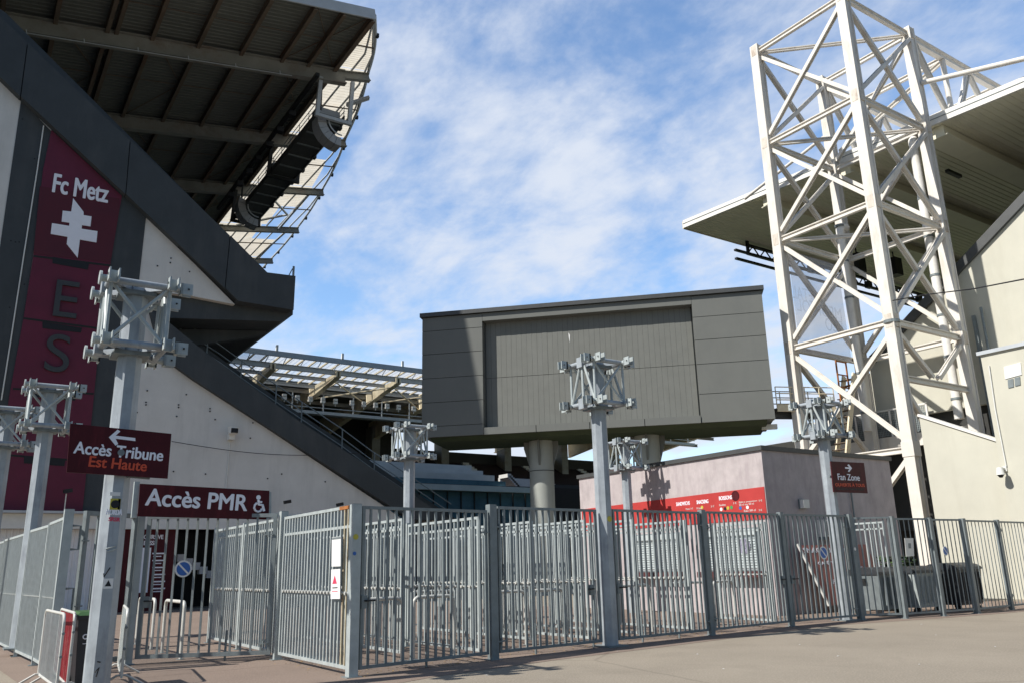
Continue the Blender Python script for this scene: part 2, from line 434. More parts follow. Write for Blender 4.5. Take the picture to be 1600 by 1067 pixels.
# reddish strip of paving inside the fence with an apron in front of it
apron = [(1.0, 19.0), (1.25, 14.5), (1.7, 11.3), (4.9, 11.2), (6.4, 11.75), (9, 12.2), (12, 12.5), (15.5, 12.95), (18.5, 13.25), (22, 12.6),
         (25, 12.3), (31, 12.4), (31, 20), (20.2, 26), (20.2, 41.2), (1.0, 41.2)]
g = MB(); g.add([(x, y, .004) for x, y in apron], [tuple(range(len(apron)))])
tag(g.build("forecourt_paving", g_red), kind='structure')
# unseen dark sheet added behind the photographer to cut warm ground bounce
fw = Vector((math.sin(YAW), math.cos(YAW), 0)); rt = Vector((fw.y, -fw.x, 0))
g = MB(); g.add([fw*8+rt*-300+Z_*.004, fw*-160+rt*-300+Z_*.004, fw*-160+rt*300+Z_*.004, fw*8+rt*300+Z_*.004], [(0, 1, 2, 3)])
tag(g.build("bounce_cut_sheet", mat("bounce_cut_dark", (.05, .05, .052), .9, 0, .15, .5, bump=.3, bscale=60)), kind='structure')
g = MB(); g.add([(34, 46, .006), (140, 46, .006), (140, 104, .006), (34, 104, .006)], [(0, 1, 2, 3)])
tag(g.build("pitch", mat("grass_pitch", (.05, .10, .025), .9, 0, .2, .3)), kind='structure')

# ================================================================== LEFT GRANDSTAND
W = 41.6
LS = thing("grandstand", "tall dark grey grandstand with maroon panel, white cross emblem and overhanging roof at left", "grandstand", (5, W, 0))
def onW(pts, off=0.0): return [atY(x, y, W-off) if False else atY(x, y, W)-Y_*off for x, y in pts]
def wallpiece(name, pts, material, off, thick, parent=LS, label=None):
    m = MB(); m.prism([p for p in onW(pts, off)], (0, thick, 0)); return m.build(name, material, parent, label=label)
# base wall (light render), seen left of the panel, in the triangle and below the stair
wallpiece("end_wall", [(-60, 70), (-60, 812), (640, 819), (600, 790), (300, 592), (262, 566), (240, 500), (222, 452), (300, 463), (367, 476), (227, 336), (32, 158)], M_['beige_conc'], 0, .35)
wallpiece("dark_wall_strip", [(33, 156), (70, 196), (96, 222), (62, 330), (37, 495), (15, 620), (-6, 800), (-60, 800), (-60, 640), (0, 385)], M_['dark_conc'], .03, .03)
wallpiece("dark_wall_strip", [(150, 262), (228, 340), (217, 440), (207, 535), (180, 800), (112, 800), (150, 500)], M_['dark_conc'], .032, .032)
wallpiece("maroon_panel", [(80, 205), (150, 270), (190, 308), (186, 330), (172, 414), (155, 530), (135, 733), (128, 801), (-8, 801), (14, 620), (37, 495), (52, 400), (67, 267)], M_['maroon'], .10, .10)
wallpiece("poster_panel", [(62, 293), (186, 312), (186, 328), (172, 412), (52, 398)], M_['maroon_dark'], .115, .015)
for pts in ([(52, 400), (173, 415), (172.5, 418), (51.5, 403)], [(37, 497), (157, 513), (156.5, 516), (36.5, 500)], [(20, 606), (146, 614), (145.5, 617), (19.5, 609)], [(6, 709), (136, 719), (136, 722), (6, 712)]):
    wallpiece("panel_joint", pts, M_['joint'], .108, .008)
for pts in ([(82, 403), (139, 413), (136.5, 423), (81.5, 413)], [(66, 504), (127.5, 513.5), (126, 521), (66, 514)], [(50, 611), (118, 617), (117, 626), (49, 620)], [(37, 712), (101.5, 719.5), (100, 728), (37, 723.5)]):
    wallpiece("slot_opening", pts, M_['black_ink'], .118, .018)
EM = [(455,180),(520,265),(520,285),(570,293),(563,355),(510,347),(508,370),(607,385),(600,455),(497,437),(483,550),(415,465),(420,420),(315,402),(323,335),(430,352),(432,332),(383,325),(390,257),(443,263)]
wallpiece("cross_emblem", [(x/4, 267+y/4) for x, y in EM], M_['white_ink'], .14, .025)
def wtext(body, a, b, h, material, off=.14, bold=.015, name="lettering", parent=LS, depth=.02):
    p0 = atY(*a, W)-Y_*(off-depth); p1 = atY(*b, W)-Y_*(off-depth); p1.z = p0.z
    return text(name, body, material, parent, p0, p1, Z_, h, depth, bold)
wtext("Fc Metz", (81.5, 302), (167, 317), .95, M_['white_ink'], bold=.018)
for ch, a, b, h in (("E", (81.5, 495), (118, 499), 1.75), ("S", (67, 580), (105, 584), 1.75), ("T", (53, 674), (92, 678), 1.75)):
    wtext(ch, a, b, h, M_['grey_letter'], off=.22, bold=.006, depth=.1)
# thin cable run down the dark strip
m = MB(); m.path([p-Y_*.07 for p in (atY(68, 198, W), atY(58, 267, W), atY(37, 400, W), atY(17, 530, W), atY(2, 625, W))], .03, 6)
m.build("cable_conduit", M_['plastic_white'], LS)
# small drilled holes
for x, y in ((230, 610), (228, 628), (228, 632), (214, 644), (291, 616), (279, 632), (279, 636), (276, 650), (328, 638), (328, 642), (336, 655), (391, 684), (395, 660), (271, 736), (321, 740), (440, 740), (508, 752), (418, 747), (267, 404), (266, 411), (246, 416), (296, 425), (17, 377), (24, 379), (30, 379), (38, 445), (15, 481), (54, 249), (35, 187)):
    m = MB(); m.disc(atY(x, y, W)-Y_*.001, (0, -1, 0), .037, .034, 8); m.build("drilled_hole", M_['black_ink'], LS)
# sloping parapet of the upper tier, in five cast lengths
top = [(-60, -26), (42, 75), (201, 226), (356, 373), (414, 430)]
bot = [(-60, 70), (31, 158), (194, 309), (348, 454), (368, 474)]
for i in range(4):
    a, b, c, d = top[i], top[i+1], bot[i+1], bot[i]
    if i == 3: pts = [top[3], top[4], (458, 435.5), (455, 488), bot[4], bot[3]]
    else: pts = [a, b, c, d]
    # keep a 3 cm open joint between lengths
    q = onW(pts, .45)
    cx = sum((p.x for p in q))/len(q)
    q = [Vector((p.x+(.02 if p.x < cx else -.02), p.y, p.z)) for p in q]
    m = MB(); m.prism(q, (0, .75, 0)); m.build("parapet", M_['dark_conc'], LS)
m = MB(); m.prism(onW([(-60, -22), (412, 431), (366, 472), (-60, 66)], .3), (0, .4, 0)); m.build("parapet_backing", M_['joint'], LS)
# body of the stand: raker slab of the upper tier, soffit, enclosed lower block
YB, YE = W+.36, 125
m = MB()
m.prism([(14.0, YB, 17.05), (14.0, YB, 15.05), (13.4, YB, 14.6), (7.4, YB, 13.9), (7.4, YB, 0.0), (-16, YB, 0), (-16, YB, 36), (-1, YB, 28.2), (9, YB, 20), (12.5, YB, 17.05)], (0, YE-YB, 0))
m.build("upper_tier", M_['dark_conc'], LS)
for k in range(9):
    m = MB()
    y = YB+2+k*9; m.prism([(7.42, y, 13.85), (13.2, y, 14.55), (13.2, y, 14.35), (7.42, y, 12.6)], (0, .6, 0))
    m.build("soffit_rib", M_['dark_conc'], LS)
m = MB(); m.prism([(7.45, YB+4, 8.5), (24.5, YB+4, 1.6), (24.5, YB+4, 0), (7.45, YB+4, 0)], (0, YE-YB-4, 0)); m.build("lower_tier", M_['dark_seat'], LS)
m = MB(); m.box((14.01, W+.5, 17.06), (13.9, W+.45, 17.9)); m.beam((13.6, W+.5, 17.06), (13.9, W+.5, 17.75), .05, .05); m.build("corner_rail_post", M_['galv_dark'], LS)
# front stair stringer and the second one behind it with the rails
wallpiece("stair_stringer", [(232, 488), (262, 507), (310, 546), (455, 653), (615, 757), (700, 812), (640, 812), (605, 790), (300, 594), (250, 558)], M_['dark_conc'], .35, .55)
Y2 = W+2.6
m = MB(); m.prism([atY(x, y, Y2) for x, y in ((270, 505), (352, 565), (455, 637), (540, 693), (640, 762), (720, 815), (655, 815), (540, 740), (420, 655), (330, 586), (262, 530))], (0, .4, 0))
m.build("stair_stringer", M_['dark_conc'], LS)
# treads between the stringers
m = MB(); a = atY(300, 556, W+.2); b = atY(690, 812, W+.2)
for i in range(46):
    t = i/46; p = a.lerp(b, t)
    m.box((p.x, W+.22, p.z-.5), (p.x+.30, Y2-.01, p.z-.34))
m.build("stair_tread", M_['concrete_step'], LS)
hr = []
for k, dy in enumerate((0, 14, 27)):
    m = MB(); m.path([atY(x, y+dy, Y2-.15) for x, y in ((263, 488), (342, 538), (405, 583), (472, 628), (535, 670), (582, 705), (640, 743), (705, 787))], .032, 6)
    hr.append(m.build("handrail", M_['galv_dark'], LS))
for x, y in ((272, 494), (325, 527), (378, 563), (432, 601), (472, 628), (535, 670), (585, 707), (640, 743)):
    p = atY(x, y, Y2-.15); m = MB(); m.beam(p, p-Z_*1.35, .06, .06, X_); m.build("handrail_post", M_['galv_dark'], LS)
# ground floor: lintel, cladding, entrance print, dark doorway with a stair inside
m = MB(); m.box((-8, W-.25, 3.62), (16, W+.1, 4.25)); m.build("lintel", M_['plastic_white'], LS)
m = MB(); m.box((-8, W-.6, 4.26), (5.2, W-.26, 4.36)); m.build("ledge", M_['edge_steel'], LS)
xa = atY(160, 880, W).x; xb = atY(178, 880, W).x; xc = atY(276, 870, W).x; xd = atY(324, 870, W).x
m = MB(); m.corr((-8, W+.3, 0), (xb+8, 0, 0), (0, 0, 3.62), 60, (0, -.05, 0)); m.build("profiled_cladding", M_['white_clad'], LS)
m = MB(); m.box((xb, W+.12, 0), (xc, W+.3, 3.62)); ep = m.build("entrance_panel", M_['signred'], LS)
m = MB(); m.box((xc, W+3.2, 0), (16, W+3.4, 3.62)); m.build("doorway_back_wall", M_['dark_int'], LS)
m = MB(); m.box((xd+.6, W+.1, 0), (24, W+.3, 3.62)); m.build("ground_floor_wall", M_['dark_conc'], LS)
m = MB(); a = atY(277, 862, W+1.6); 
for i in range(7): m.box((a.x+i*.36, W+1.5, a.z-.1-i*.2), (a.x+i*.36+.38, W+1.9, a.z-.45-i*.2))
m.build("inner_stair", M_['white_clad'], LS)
def eptext(body, a, b, h, mt=M_['white_ink']):
    p0 = atY(*a, W+.12); p1 = atY(*b, W+.12); p1.z = p0.z; text("lettering", body, mt, ep, p0, p1, Z_, h, .01, .02)
eptext("COURSIVE", (219, 841.5), (254.5, 845), .19); eptext("EST BASSE", (210, 851), (244, 854.5), .19)
m = MB(); p = atY(222, 855, W+.12); q = atY(230, 925, W+.12); m.box((p.x, W+.1, q.z), (q.x, W+.115, p.z)); m.build("scale_bar", M_['white_ink'], ep)
m = MB()
for k in range(6):
    p = atY(238, 863+k*11, W+.12); m.box((p.x, W+.1, p.z), (p.x+.55, W+.115, p.z-.06)); m.box((p.x+.05, W+.1, p.z-.14), (p.x+.4, W+.115, p.z-.18))
m.build("small_print", M_['white_ink'], ep)

# ---- roof of the left grandstand
SL = rad(9.4); RE = atY(587, 19, W); RN = Vector((-math.sin(SL), 0, math.cos(SL))); RX = Vector((math.cos(SL), 0, math.sin(SL)))
def onR(x, y): return atP(x, y, RE, RN)
def rp(x, y, d=0.0): return RE + RX*((x-RE.x)/math.cos(SL)) + Y_*(y-RE.y) + RN*d
XE, YN, YF = RE.x, W+.45, 131.0
XW = -20.0
roof = MB(); roof.corr(rp(XW, YN, .02), (0, YF-YN, 0), RX*((XE-XW)/math.cos(SL)), 240, RN*.05)
roof = roof.build("roof", M_['roof_under'], LS)
m = MB(); m.prism([rp(XW, YN, .12), rp(XE, YN, .12), rp(XE, YN, .35), rp(XW, YN, .35)], (0, YF-YN, 0)); m.build("roof_deck", M_['roof_under'], roof)
beamY = [48.6+10.55*k for k in range(8)]
tipX = [20.9, 23.5, 25.6, 26.9, 27.5, 27.6, 27.4, 26.8]
for y, xt in zip(beamY, tipX):
    m = MB(); xs = 19.0
    m.ibeam(rp(XW, y, -.75), rp(xs, y, -.75), .5, 1.05, .07, RN)
    m.ibeam(rp(xs, y, -.55), rp(xt, y, -.42), .38, .6, .06, RN)
    m.build("roof_beam", M_['roof_beam'], roof)
for k, x in enumerate((-14.4, -11.8, -9.2, -6.6, -4.0, -1.4, 1.2, 3.9, 6.4, 9.1, 11.8, 14.5, 16.35, 18.28)):
    m = MB(); m.ibeam(rp(x, YN+.05, -.2), rp(x, YF, -.2), .24 if k < 13 else .3, .42, .05, RN)
    if k == 7: m.ibeam(rp(x+.5, YN+.05, -.2), rp(x+.5, YF, -.2), .24, .42, .05, RN)
    m.build("purlin", M_['purlin'], roof)
# sag rods and diagonal bracing
m = MB()
ys = [YN]+beamY
for i in range(len(ys)-1):
    mid = (ys[i]+ys[i+1])/2
    m.tube(rp(XW, mid, -.12), rp(XE-.3, mid, -.12), .03, 5)
for x in (1.4, 6.6, 14.6):
    for i in range(1, 5):
        m.tube(rp(x, ys[i], -.1), rp(x+2.6, (ys[i]+ys[i+1])/2, -.1), .035, 5); m.tube(rp(x+2.6, (ys[i]+ys[i+1])/2, -.1), rp(x, ys[i+1], -.1), .035, 5)
m.tube(rp(14.6, YN, -.1), rp(18.2, ys[1], -.1), .035, 5); m.tube(rp(18.2, YN, -.1), rp(14.6, ys[1], -.1), .035, 5)
m.build("sag_rod", M_['purlin'], roof)
m = MB(); m.prism([rp(XW, YN-.12, -.3), rp(XE+.15, YN-.12, -.3), rp(XE+.15, YN-.12, .42), rp(XW, YN-.12, .42)], (0, .1, 0)); m.build("gable_flashing", M_['edge_steel'], roof)
# safety cable under the first beam
m = MB(); m.tube(rp(-10, beamY[0]-.3, -1.42), rp(15, beamY[0]-.3, -1.42), .025, 5)
for k in range(9): m.beam(rp(-9+k*2.9, beamY[0]-.3, -1.46), rp(-9+k*2.9, beamY[0]-.3, -1.2), .05, .05)
m.build("safety_cable", M_['edge_steel'], roof)
# curved translucent strip beyond the solid edge
def curve_x(y):
    ys_ = [YN]+beamY; xs_ = [XE+.15]+tipX
    for i in range(len(ys_)-1):
        if y <= ys_[i+1]:
            # smooth interpolation (quadratic through neighbours)
            t = (y-ys_[i])/(ys_[i+1]-ys_[i]); return xs_[i]+(xs_[i+1]-xs_[i])*t+.25*math.sin(math.pi*t)*(1-i/8)
    return xs_[-1]
bays = [YN]+beamY
for i in range(len(bays)-1):
    y0, y1 = bays[i], bays[i+1]; nrib = 26
    m = MB(); pr = []
    for k in range(nrib):
        for q, h in ((0, 0), (.55, 0), (.65, 1), (.95, 1)):
            y = y0+(y1-y0)*(k+q)/nrib; cx = curve_x(y)
            lim = cx-.08 if i < 2 else XE+(cx-XE)*((.86 if k < nrib*.5 else .6) if (i % 2) else (.55 if k < nrib*.4 else .85))
            pr.append((rp(XE+.16, y, .06+.05*h), rp(max(lim, XE+.2), y, .06+.05*h)))
    n = len(pr)
    m.add([a for a, b in pr]+[b for a, b in pr], [(k, k+1, k+1+n, k+n) for k in range(n-1)])
    m.build("translucent_sheet", M_['transl'], roof)
m = MB(); m.path([rp(curve_x(YN+k*.8), YN+k*.8, .05) for k in range(int((YF-YN-9)/.8))], .11, 8); m.build("curved_edge_tube", M_['edge_steel'], roof)
for k in range(14):
    m = MB()
    y = YN+2+k*5.6; c = rp(curve_x(y)+.12, y, 0); m.box(c-Vector((.1, .1, .14)), c+Vector((.1, .1, .14)))
    m.build("edge_bracket", M_['black_metal'], roof)
for fr in (.14, .28, .42, .56, .69, .82):
    m = MB(); m.path([rp(XE+(curve_x(y)-XE)*1.0 if False else min(XE+9.3*fr, curve_x(y)-.1), y, -.08) for y in [YN+.2+(YN*0)+k*4 for k in range(21)]], .075, 6)
    m.build("strip_purlin", M_['edge_steel'], roof)
for i in range(len(bays)-1):
    y = (bays[i]+bays[i+1])/2; m = MB(); m.tube(rp(XE+.1, y, -.14), rp(curve_x(y)-.1, y, -.14), .06, 6); m.build("strip_rafter", M_['purlin'], roof)
for i in (2, 3):
    y0, y1 = beamY[i], beamY[i+1]; m = MB()
    m.tube(rp(tipX[i]-1.2, y0, -.4), rp(tipX[i+1]-2.2, y1, -.4), .12, 8)
    if i == 2:
        c = rp(24.2, (y0+y1)/2+1, -.4); m.tube(rp(20.2, y0+.6, -.4), c, .11, 8); m.tube(rp(20.2, y1-.6, -.4), c, .11, 8)
    m.build("strip_brace", M_['edge_steel'], roof)

# ---- catwalk hung under the roof edge
CW = thing("catwalk", "dark steel lighting catwalk hanging under the left roof edge", "catwalk", (20, 60, 30))
gx0, gx1 = 17.45, 19.3
def gz(d=0): return 32.0+d
m = MB(); m.box((gx0, 48.9, gz()), (gx1, 69.5, gz(.12))); m.build("floor", M_['catwalk'], CW)
for k in range(11):
    m = MB(); m.beam((gx0+.05, 49.6+k*1.95, gz(-.06)), (gx1-.05, 49.6+k*1.95, gz(-.06)), .1, .11); m.build('joist', M_['galv_dark'], CW)
for x in (gx0, gx1):
    m = MB(); m.box((x-.04, 48.9, gz(-.12)), (x+.04, 69.5, gz(.42))); m.build("side_beam", M_['catwalk'], CW)
    m = MB()
    for h in (.75, 1.15): m.tube((x, 48.9, gz(h)), (x, 69.5, gz(h)), .03, 6)
    for k in range(11): m.tube((x, 49+k*1.95, gz(.1)), (x, 49+k*1.95, gz(1.15)), .025, 6)
    m.build("railing", M_['galv_dark'], CW)
for y in beamY[:2]+[69.3]:
    for x in (gx0-.25, gx1+.25):
        m = MB(); m.beam((x, y, gz(-.35)), rp(x, y, -1.0), .26, .26, X_); m.build("hanger_post", M_['edge_steel' if y < 50 else 'black_metal'], CW)
    m = MB(); m.beam((gx0-.4, y, gz(-.3)), (gx1+.4, y, gz(-.3)), .24, .24); m.build("cross_beam", M_['edge_steel' if y < 50 else 'black_metal'], CW)
for y in (49.6, 59.2):
    m = MB(); m.box((gx0+.1, y, gz(.15)), (gx1-.05, y+1.0, gz(1.0))); m.build("equipment_box", M_['speaker_grey'], CW)
m = MB(); m.box((gx0-1.0, 47.0, gz(1.6)), (gx0-.75, 72, gz(1.85))); m.build("cable_tray", M_['black_metal'], CW)
for k in range(7):
    m = MB(); m.box((gx0-1.1, 52+k*2.6, gz(1.2)), (gx0-.6, 52.5+k*2.6, gz(1.6))); m.build("spot_lamp", M_['black_metal'], CW)
    m = MB(); m.box((gx1+.35, 51.5+k*2.6, gz(.9)), (gx1+.9, 51.9+k*2.6, gz(1.35))); m.build("spot_lamp", M_['black_metal'], CW)
m = MB(); m.beam((gx1+.5, 49.8, gz(1.9)), (gx1+2.0, 49.3, gz(2.7)), .4, .18); m.build("floodlight", M_['speaker_grey'], CW)

def line_array(y, z, x, label):
    t = thing("line_array_speaker", label, "loudspeaker", (x, y, z), "curved speaker arrays under the left roof")
    n = 7; R = 1.75; a0 = rad(160); da = rad(112)/n
    for k in range(n):
        aa = a0+da*k; ab = aa+da*.94
        pts = [(x+R*1.0+math.cos(q)*r, y, z+math.sin(q)*r) for q, r in ((aa, R), (ab, R), (ab, R-.62), (aa, R-.62))]
        m = MB(); m.prism(pts, (0, 1.1, 0)); m.build("speaker_cabinet", M_['speaker_grey'], t)
    for yy in (y-.05, y+1.15):
        m = MB(); m.path([(x+R+math.cos(a0+da*n*k/10)*(R-.8), yy, z+math.sin(a0+da*n*k/10)*(R-.8)) for k in range(11)], .05, 6); m.build("rigging_bar", M_['edge_steel'], t)
    m = MB(); m.beam((x+.4, y+.6, z+.7), (x+.4, y+.6, z+3), .12, .12, Y_); m.build("hanger", M_['black_metal'], t)
line_array(49.0, 31.8, 17.4, "larger curved grey speaker array hanging nearest the roof corner")
line_array(66.0, 31.95, 16.8, "farther curved grey speaker array beside the sloping dark parapet")

# ================================================================== FAR GRANDSTAND ACROSS THE PITCH
FS = thing("grandstand", "distant open steel grandstand with glazed roof edge, seen left of the scoreboard", "grandstand", (80, 112, 0))
FY = 108.0
zt = 30.4; FXA, FXB = -2.0, 138.0
def fx(px, py, y=FY): return atY(px, py, y).x
m = MB(); m.beam((FXA, FY, zt), (FXB, FY, zt), .25, .75); m.build("roof_edge_beam", M_['edge_steel'], FS)
for dy, dz, h in ((1.8, -1.25, .75), (6.0, -1.45, .5), (10.5, -1.7, .5)):
    m = MB(); m.ibeam((FXA, FY+dy, zt+dz), (FXB, FY+dy, zt+dz), .35, h, .07); m.build("roof_purlin", M_['edge_steel'], FS)
m = MB()
for k in range(80):
    x = FXA+k*1.75; m.beam((x, FY, zt-.1), (x, FY+13, zt-.75), .2, .2)
m.build("glazing_bars", M_['cream_beam'], FS)
m = MB(); m.corr((FXA, FY+.1, zt+.02), (FXB-FXA, 0, 0), (0, 12.6, -.62), 200, (0, 0, .06)); m.build("roof_glazing", M_['glaze'], FS)
m = MB()
for k in range(56):
    x = FXA+k*2.5; m.beam((x, FY+.05, zt-.3), (x, FY+1.6, zt-1.0), .09, .09)
m.build("edge_struts", M_['edge_steel'], FS)
pitch_b = 9.55; xb0 = fx(425, 568, FY+1.8)-9.55*3
for k in range(14):
    x = xb0+k*pitch_b
    m = MB(); pts = [(x-.12, FY+1.2, zt-1.2), (x-.12, FY+1.2, zt-1.9), (x-.12, FY+34, zt-6.2), (x-.12, FY+34, zt-2.4), (x-.12, FY+12, zt-1.5)]
    m.prism(pts, (.24, 0, 0)); m.box((x-.38, FY+1.2, zt-1.95), (x+.38, FY+1.6, zt-1.15))
    pts = [(x-.42, FY+1.2, zt-1.9), (x+.42, FY+1.2, zt-1.9), (x+.42, FY+34, zt-6.2), (x-.42, FY+34, zt-6.2)]; m.prism(pts, (0, 0, -.09))
    m.build("cantilever_beam", M_['cream_beam'], FS)
    m = MB(); m.beam((x, FY-.05, zt+.35), (x, FY-.05, zt+1.2), .3, .3, X_); m.build("edge_post", M_['plastic_white'], FS)
    if k in (4, 5, 8, 10):
        m = MB(); m.tube((x, FY+3, zt-2.2), (x+pitch_b, FY+13, zt-3.2), .12, 6); m.tube((x+pitch_b, FY+3, zt-2.2), (x, FY+13, zt-3.2), .12, 6); m.build("roof_brace", M_['cream_beam'], FS)
m = MB(); m.prism([(FXA, FY+13, zt-.9), (FXA, FY+38, zt-2.2), (FXA, FY+38, zt-1.8), (FXA, FY+13, zt-.5)], (FXB-FXA, 0, 0)); m.build("roof", M_['roof_under'], FS)
for dy, dz in ((13, -2.0), (17, -2.8), (22, -3.6)):
    m = MB(); m.ibeam((FXA, FY+dy, zt+dz), (FXB, FY+dy, zt+dz), .4, .6, .08); m.build("roof_purlin", M_['roof_beam'], FS)
# floodlight gantry
gyY = FY+7.5; gzz = 25.2
m = MB(); m.box((FXA, gyY, gzz-1.2), (FXB-16, gyY+1.4, gzz-.75)); m.box((FXA, gyY-.05, gzz-.3), (FXB-16, gyY+.05, gzz-.2)); m.build("lighting_gantry", M_['edge_steel'], FS)
for k in range(26):
    m = MB(); m.beam((FXA+3+k*4.78, gyY+.4, gzz-.8), (FXA+3+k*4.78, gyY+.4, zt-3.4), .14, .14, X_); m.build("gantry_hanger", M_['edge_steel'], FS)
fl0 = None
for k in range(54):
    if fl0 is None:
        m = MB(); m.box((0, 0, 0), (.62, .4, .34)); m.box((.04, .02, .34), (.1, .3, .44)); m.box((.52, .02, .34), (.58, .3, .44)); m.box((.02, 0, .44), (.6, .4, .78)); m.box((.27, .15, -.4), (.35, .23, 0))
        fl0 = m.build("floodlight", M_['flood'], None); fl0.parent = FS; fl = fl0
    else:
        fl = fl0.copy(); COL.objects.link(fl)
    fl.location = Vector((FXA+8+k*2.1-(k % 5)*.14, gyY-.4, gzz+.5))-FS.location
# raked tiers, back wall and concourse
m = MB(); m.prism([(FXA, FY+9, 9.5), (FXA, FY+33, 21.5), (FXA, FY+33, 9), (FXA, FY+9, 8.3)], (FXB-10-FXA, 0, 0)); m.build("upper_tier", M_['dark_seat'], FS)
m = MB(); m.box((FXA, FY+8.6, 8.2), (FXB-10, FY+9, 10.3)); m.build("tier_front_wall", M_['concrete_step'], FS)
m = MB(); m.prism([(FXA, FY-6, 1.5), (FXA, FY+12, 8), (FXA, FY+12, 0), (FXA, FY-6, 0)], (FXB-10-FXA, 0, 0)); m.build("lower_tier", M_['dark_seat'], FS)
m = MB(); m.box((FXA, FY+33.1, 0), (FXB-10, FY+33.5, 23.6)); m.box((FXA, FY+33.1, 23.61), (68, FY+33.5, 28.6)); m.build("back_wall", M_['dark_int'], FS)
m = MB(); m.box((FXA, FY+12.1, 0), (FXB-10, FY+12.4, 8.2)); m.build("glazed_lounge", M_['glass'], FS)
for k in range(9):
    x = FXA+6+k*14.5
    m = MB(); m.box((x, FY+30, 9), (x+1.6, FY+33.05, 27)); m.build("rear_pier", M_['roof_beam'], FS)
    m = MB()
    for j in range(24): m.box((x+6, FY+9.2+j, 9.62+j*.5), (x+7.4, FY+10.2+j, 10.05+j*.5))
    m.build("aisle_stair", M_['concrete_step'], FS)

# corner terrace between the stands, below the scoreboard: stepped concrete parapets and glass boxes
CT = thing("corner_terrace", "stepped grey concrete terrace with glass balustrade seen under the scoreboard", "terrace", (50, 80, 0))
CY = 84.0
def cxz(px, py): return atY(px, py, CY)
for i, (xr, yt, yb) in enumerate(((737, 727, 738), (745, 737, 746), (753, 746, 755))):
    a = cxz(640, yt-7); b = cxz(xr, yt); c = cxz(xr, yb+1)
    m = MB(); m.box((a.x-6, CY-i*1.4, c.z), (b.x, CY-i*1.4+1.2, b.z)); m.build("terrace_parapet", M_['concrete_step'], CT)
a = cxz(640, 752); b = cxz(760, 757); c = cxz(760, 764)
m = MB(); m.box((a.x-6, CY-4.2, c.z), (b.x, CY-4.15, b.z)); m.build("glass_balustrade", M_['glass'], CT)
a = cxz(640, 762); b = cxz(813, 767); c = cxz(813, 775)
m = MB(); m.box((a.x-6, CY-4.6, c.z), (b.x, CY-3.8, b.z)); m.build("concrete_beam", M_['concrete_step'], CT)
b2 = cxz(813, 790)
m = MB(); m.box((a.x-6, CY-3.6, c.z-.05), (b.x-1, CY-3.5, b2.z-4)); m.build("lounge_glazing", M_['glass'], CT)
for k in range(12):
    x = a.x-6+k*1.75; m = MB(); m.box((x, CY-3.75, c.z-.02), (x+.12, CY-3.62, b2.z-4)); m.build("glazing_post", M_['black_metal'], CT)
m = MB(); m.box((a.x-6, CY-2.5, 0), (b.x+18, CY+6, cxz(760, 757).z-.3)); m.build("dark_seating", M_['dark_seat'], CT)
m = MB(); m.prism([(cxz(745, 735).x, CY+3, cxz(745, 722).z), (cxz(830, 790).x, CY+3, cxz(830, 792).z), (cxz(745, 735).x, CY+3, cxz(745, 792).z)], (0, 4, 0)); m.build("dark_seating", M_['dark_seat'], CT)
m = MB(); a = cxz(800, 738); b = cxz(836, 778)
for k in range(14):
    p = a.lerp(b, k/14); m.box((p.x, CY+1, p.z-.45), (p.x+.55, CY+3, p.z))
m.build("aisle_stair", M_['concrete_step'], CT)
m = MB(); a = cxz(812, 740); b = cxz(895, 747); m.box((a.x, CY+4.5, a.z-1.0), (b.x, CY+4.9, a.z)); m.build("parapet_rail", M_['concrete_step'], CT)
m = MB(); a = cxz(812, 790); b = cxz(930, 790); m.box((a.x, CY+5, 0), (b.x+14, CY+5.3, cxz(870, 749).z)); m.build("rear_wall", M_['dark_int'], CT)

# ================================================================== SCOREBOARD
def local_frame(px, py, X):
    return atX(px, py, X)
SBn = Vector((-1, -1, 0)).normalized(); SBs = Vector((1, -1, 0)).normalized()
SBP = atX(1203, 650, 35.05)
def onS(x, y, d=0.0): return atP(x, y, SBP, SBn)+SBn*d     # d metres in front of the face
TL, TR, BR, BL = onS(660, 493), onS(1188, 453), onS(1203, 655), onS(660, 683)
zT = (TL.z+TR.z)/2; zB = (BL.z+BR.z)/2
s0 = TL.dot(SBs); s1 = TR.dot(SBs)+.05; dn = SBP.dot(SBn)
def sb(s, d, z): return SBs*s+SBn*(dn+d)+Z_*z
def sbox(m, s_a, s_b, d_a, d_b, z_a, z_b):
    return m.prism([sb(s_a, d_a, z_a), sb(s_b, d_a, z_a), sb(s_b, d_b, z_a), sb(s_a, d_b, z_a)], (0, 0, z_b-z_a))
SB = thing("scoreboard", "large dark grey clad scoreboard box raised on two round concrete columns", "scoreboard", sb((s0+s1)/2, -2, 0))
def ss(px, py): return onS(px, py).dot(SBs)
def szz(px, py): return onS(px, py).z
sl, sr = ss(756, 590), ss(1087, 570)
zru, zrl = szz(1000, 482), szz(1000, 654)
DEP = 4.6
m = MB(); sbox(m, s0+.03, s1-.03, -DEP, -.62, zB+.03, zT); m.build("body", M_['board_grey'], SB)
# end cladding in horizontal sheets
for (a, b, col) in ((s0, sl-.06, 0), (sr+.06, s1, 1)):
    lv = [zB, zB+.62, zB+2.0, zB+3.42, zB+4.85, zB+6.25, zT-.12] if col == 0 else [zB, zB+1.55, zB+3.2, zB+4.55, zB+5.85, zT-.12]
    for i in range(len(lv)-1):
        m = MB(); sbox(m, a, b, -.6, 0, lv[i]+.015, lv[i+1]-.015); m.build("cladding_panel", M_['board_grey'], SB)
    m = MB(); sbox(m, a+.02, b-.02, -.62, -.03, zB+.02, zT-.14); m.build("cladding_backing", M_['joint'], SB)
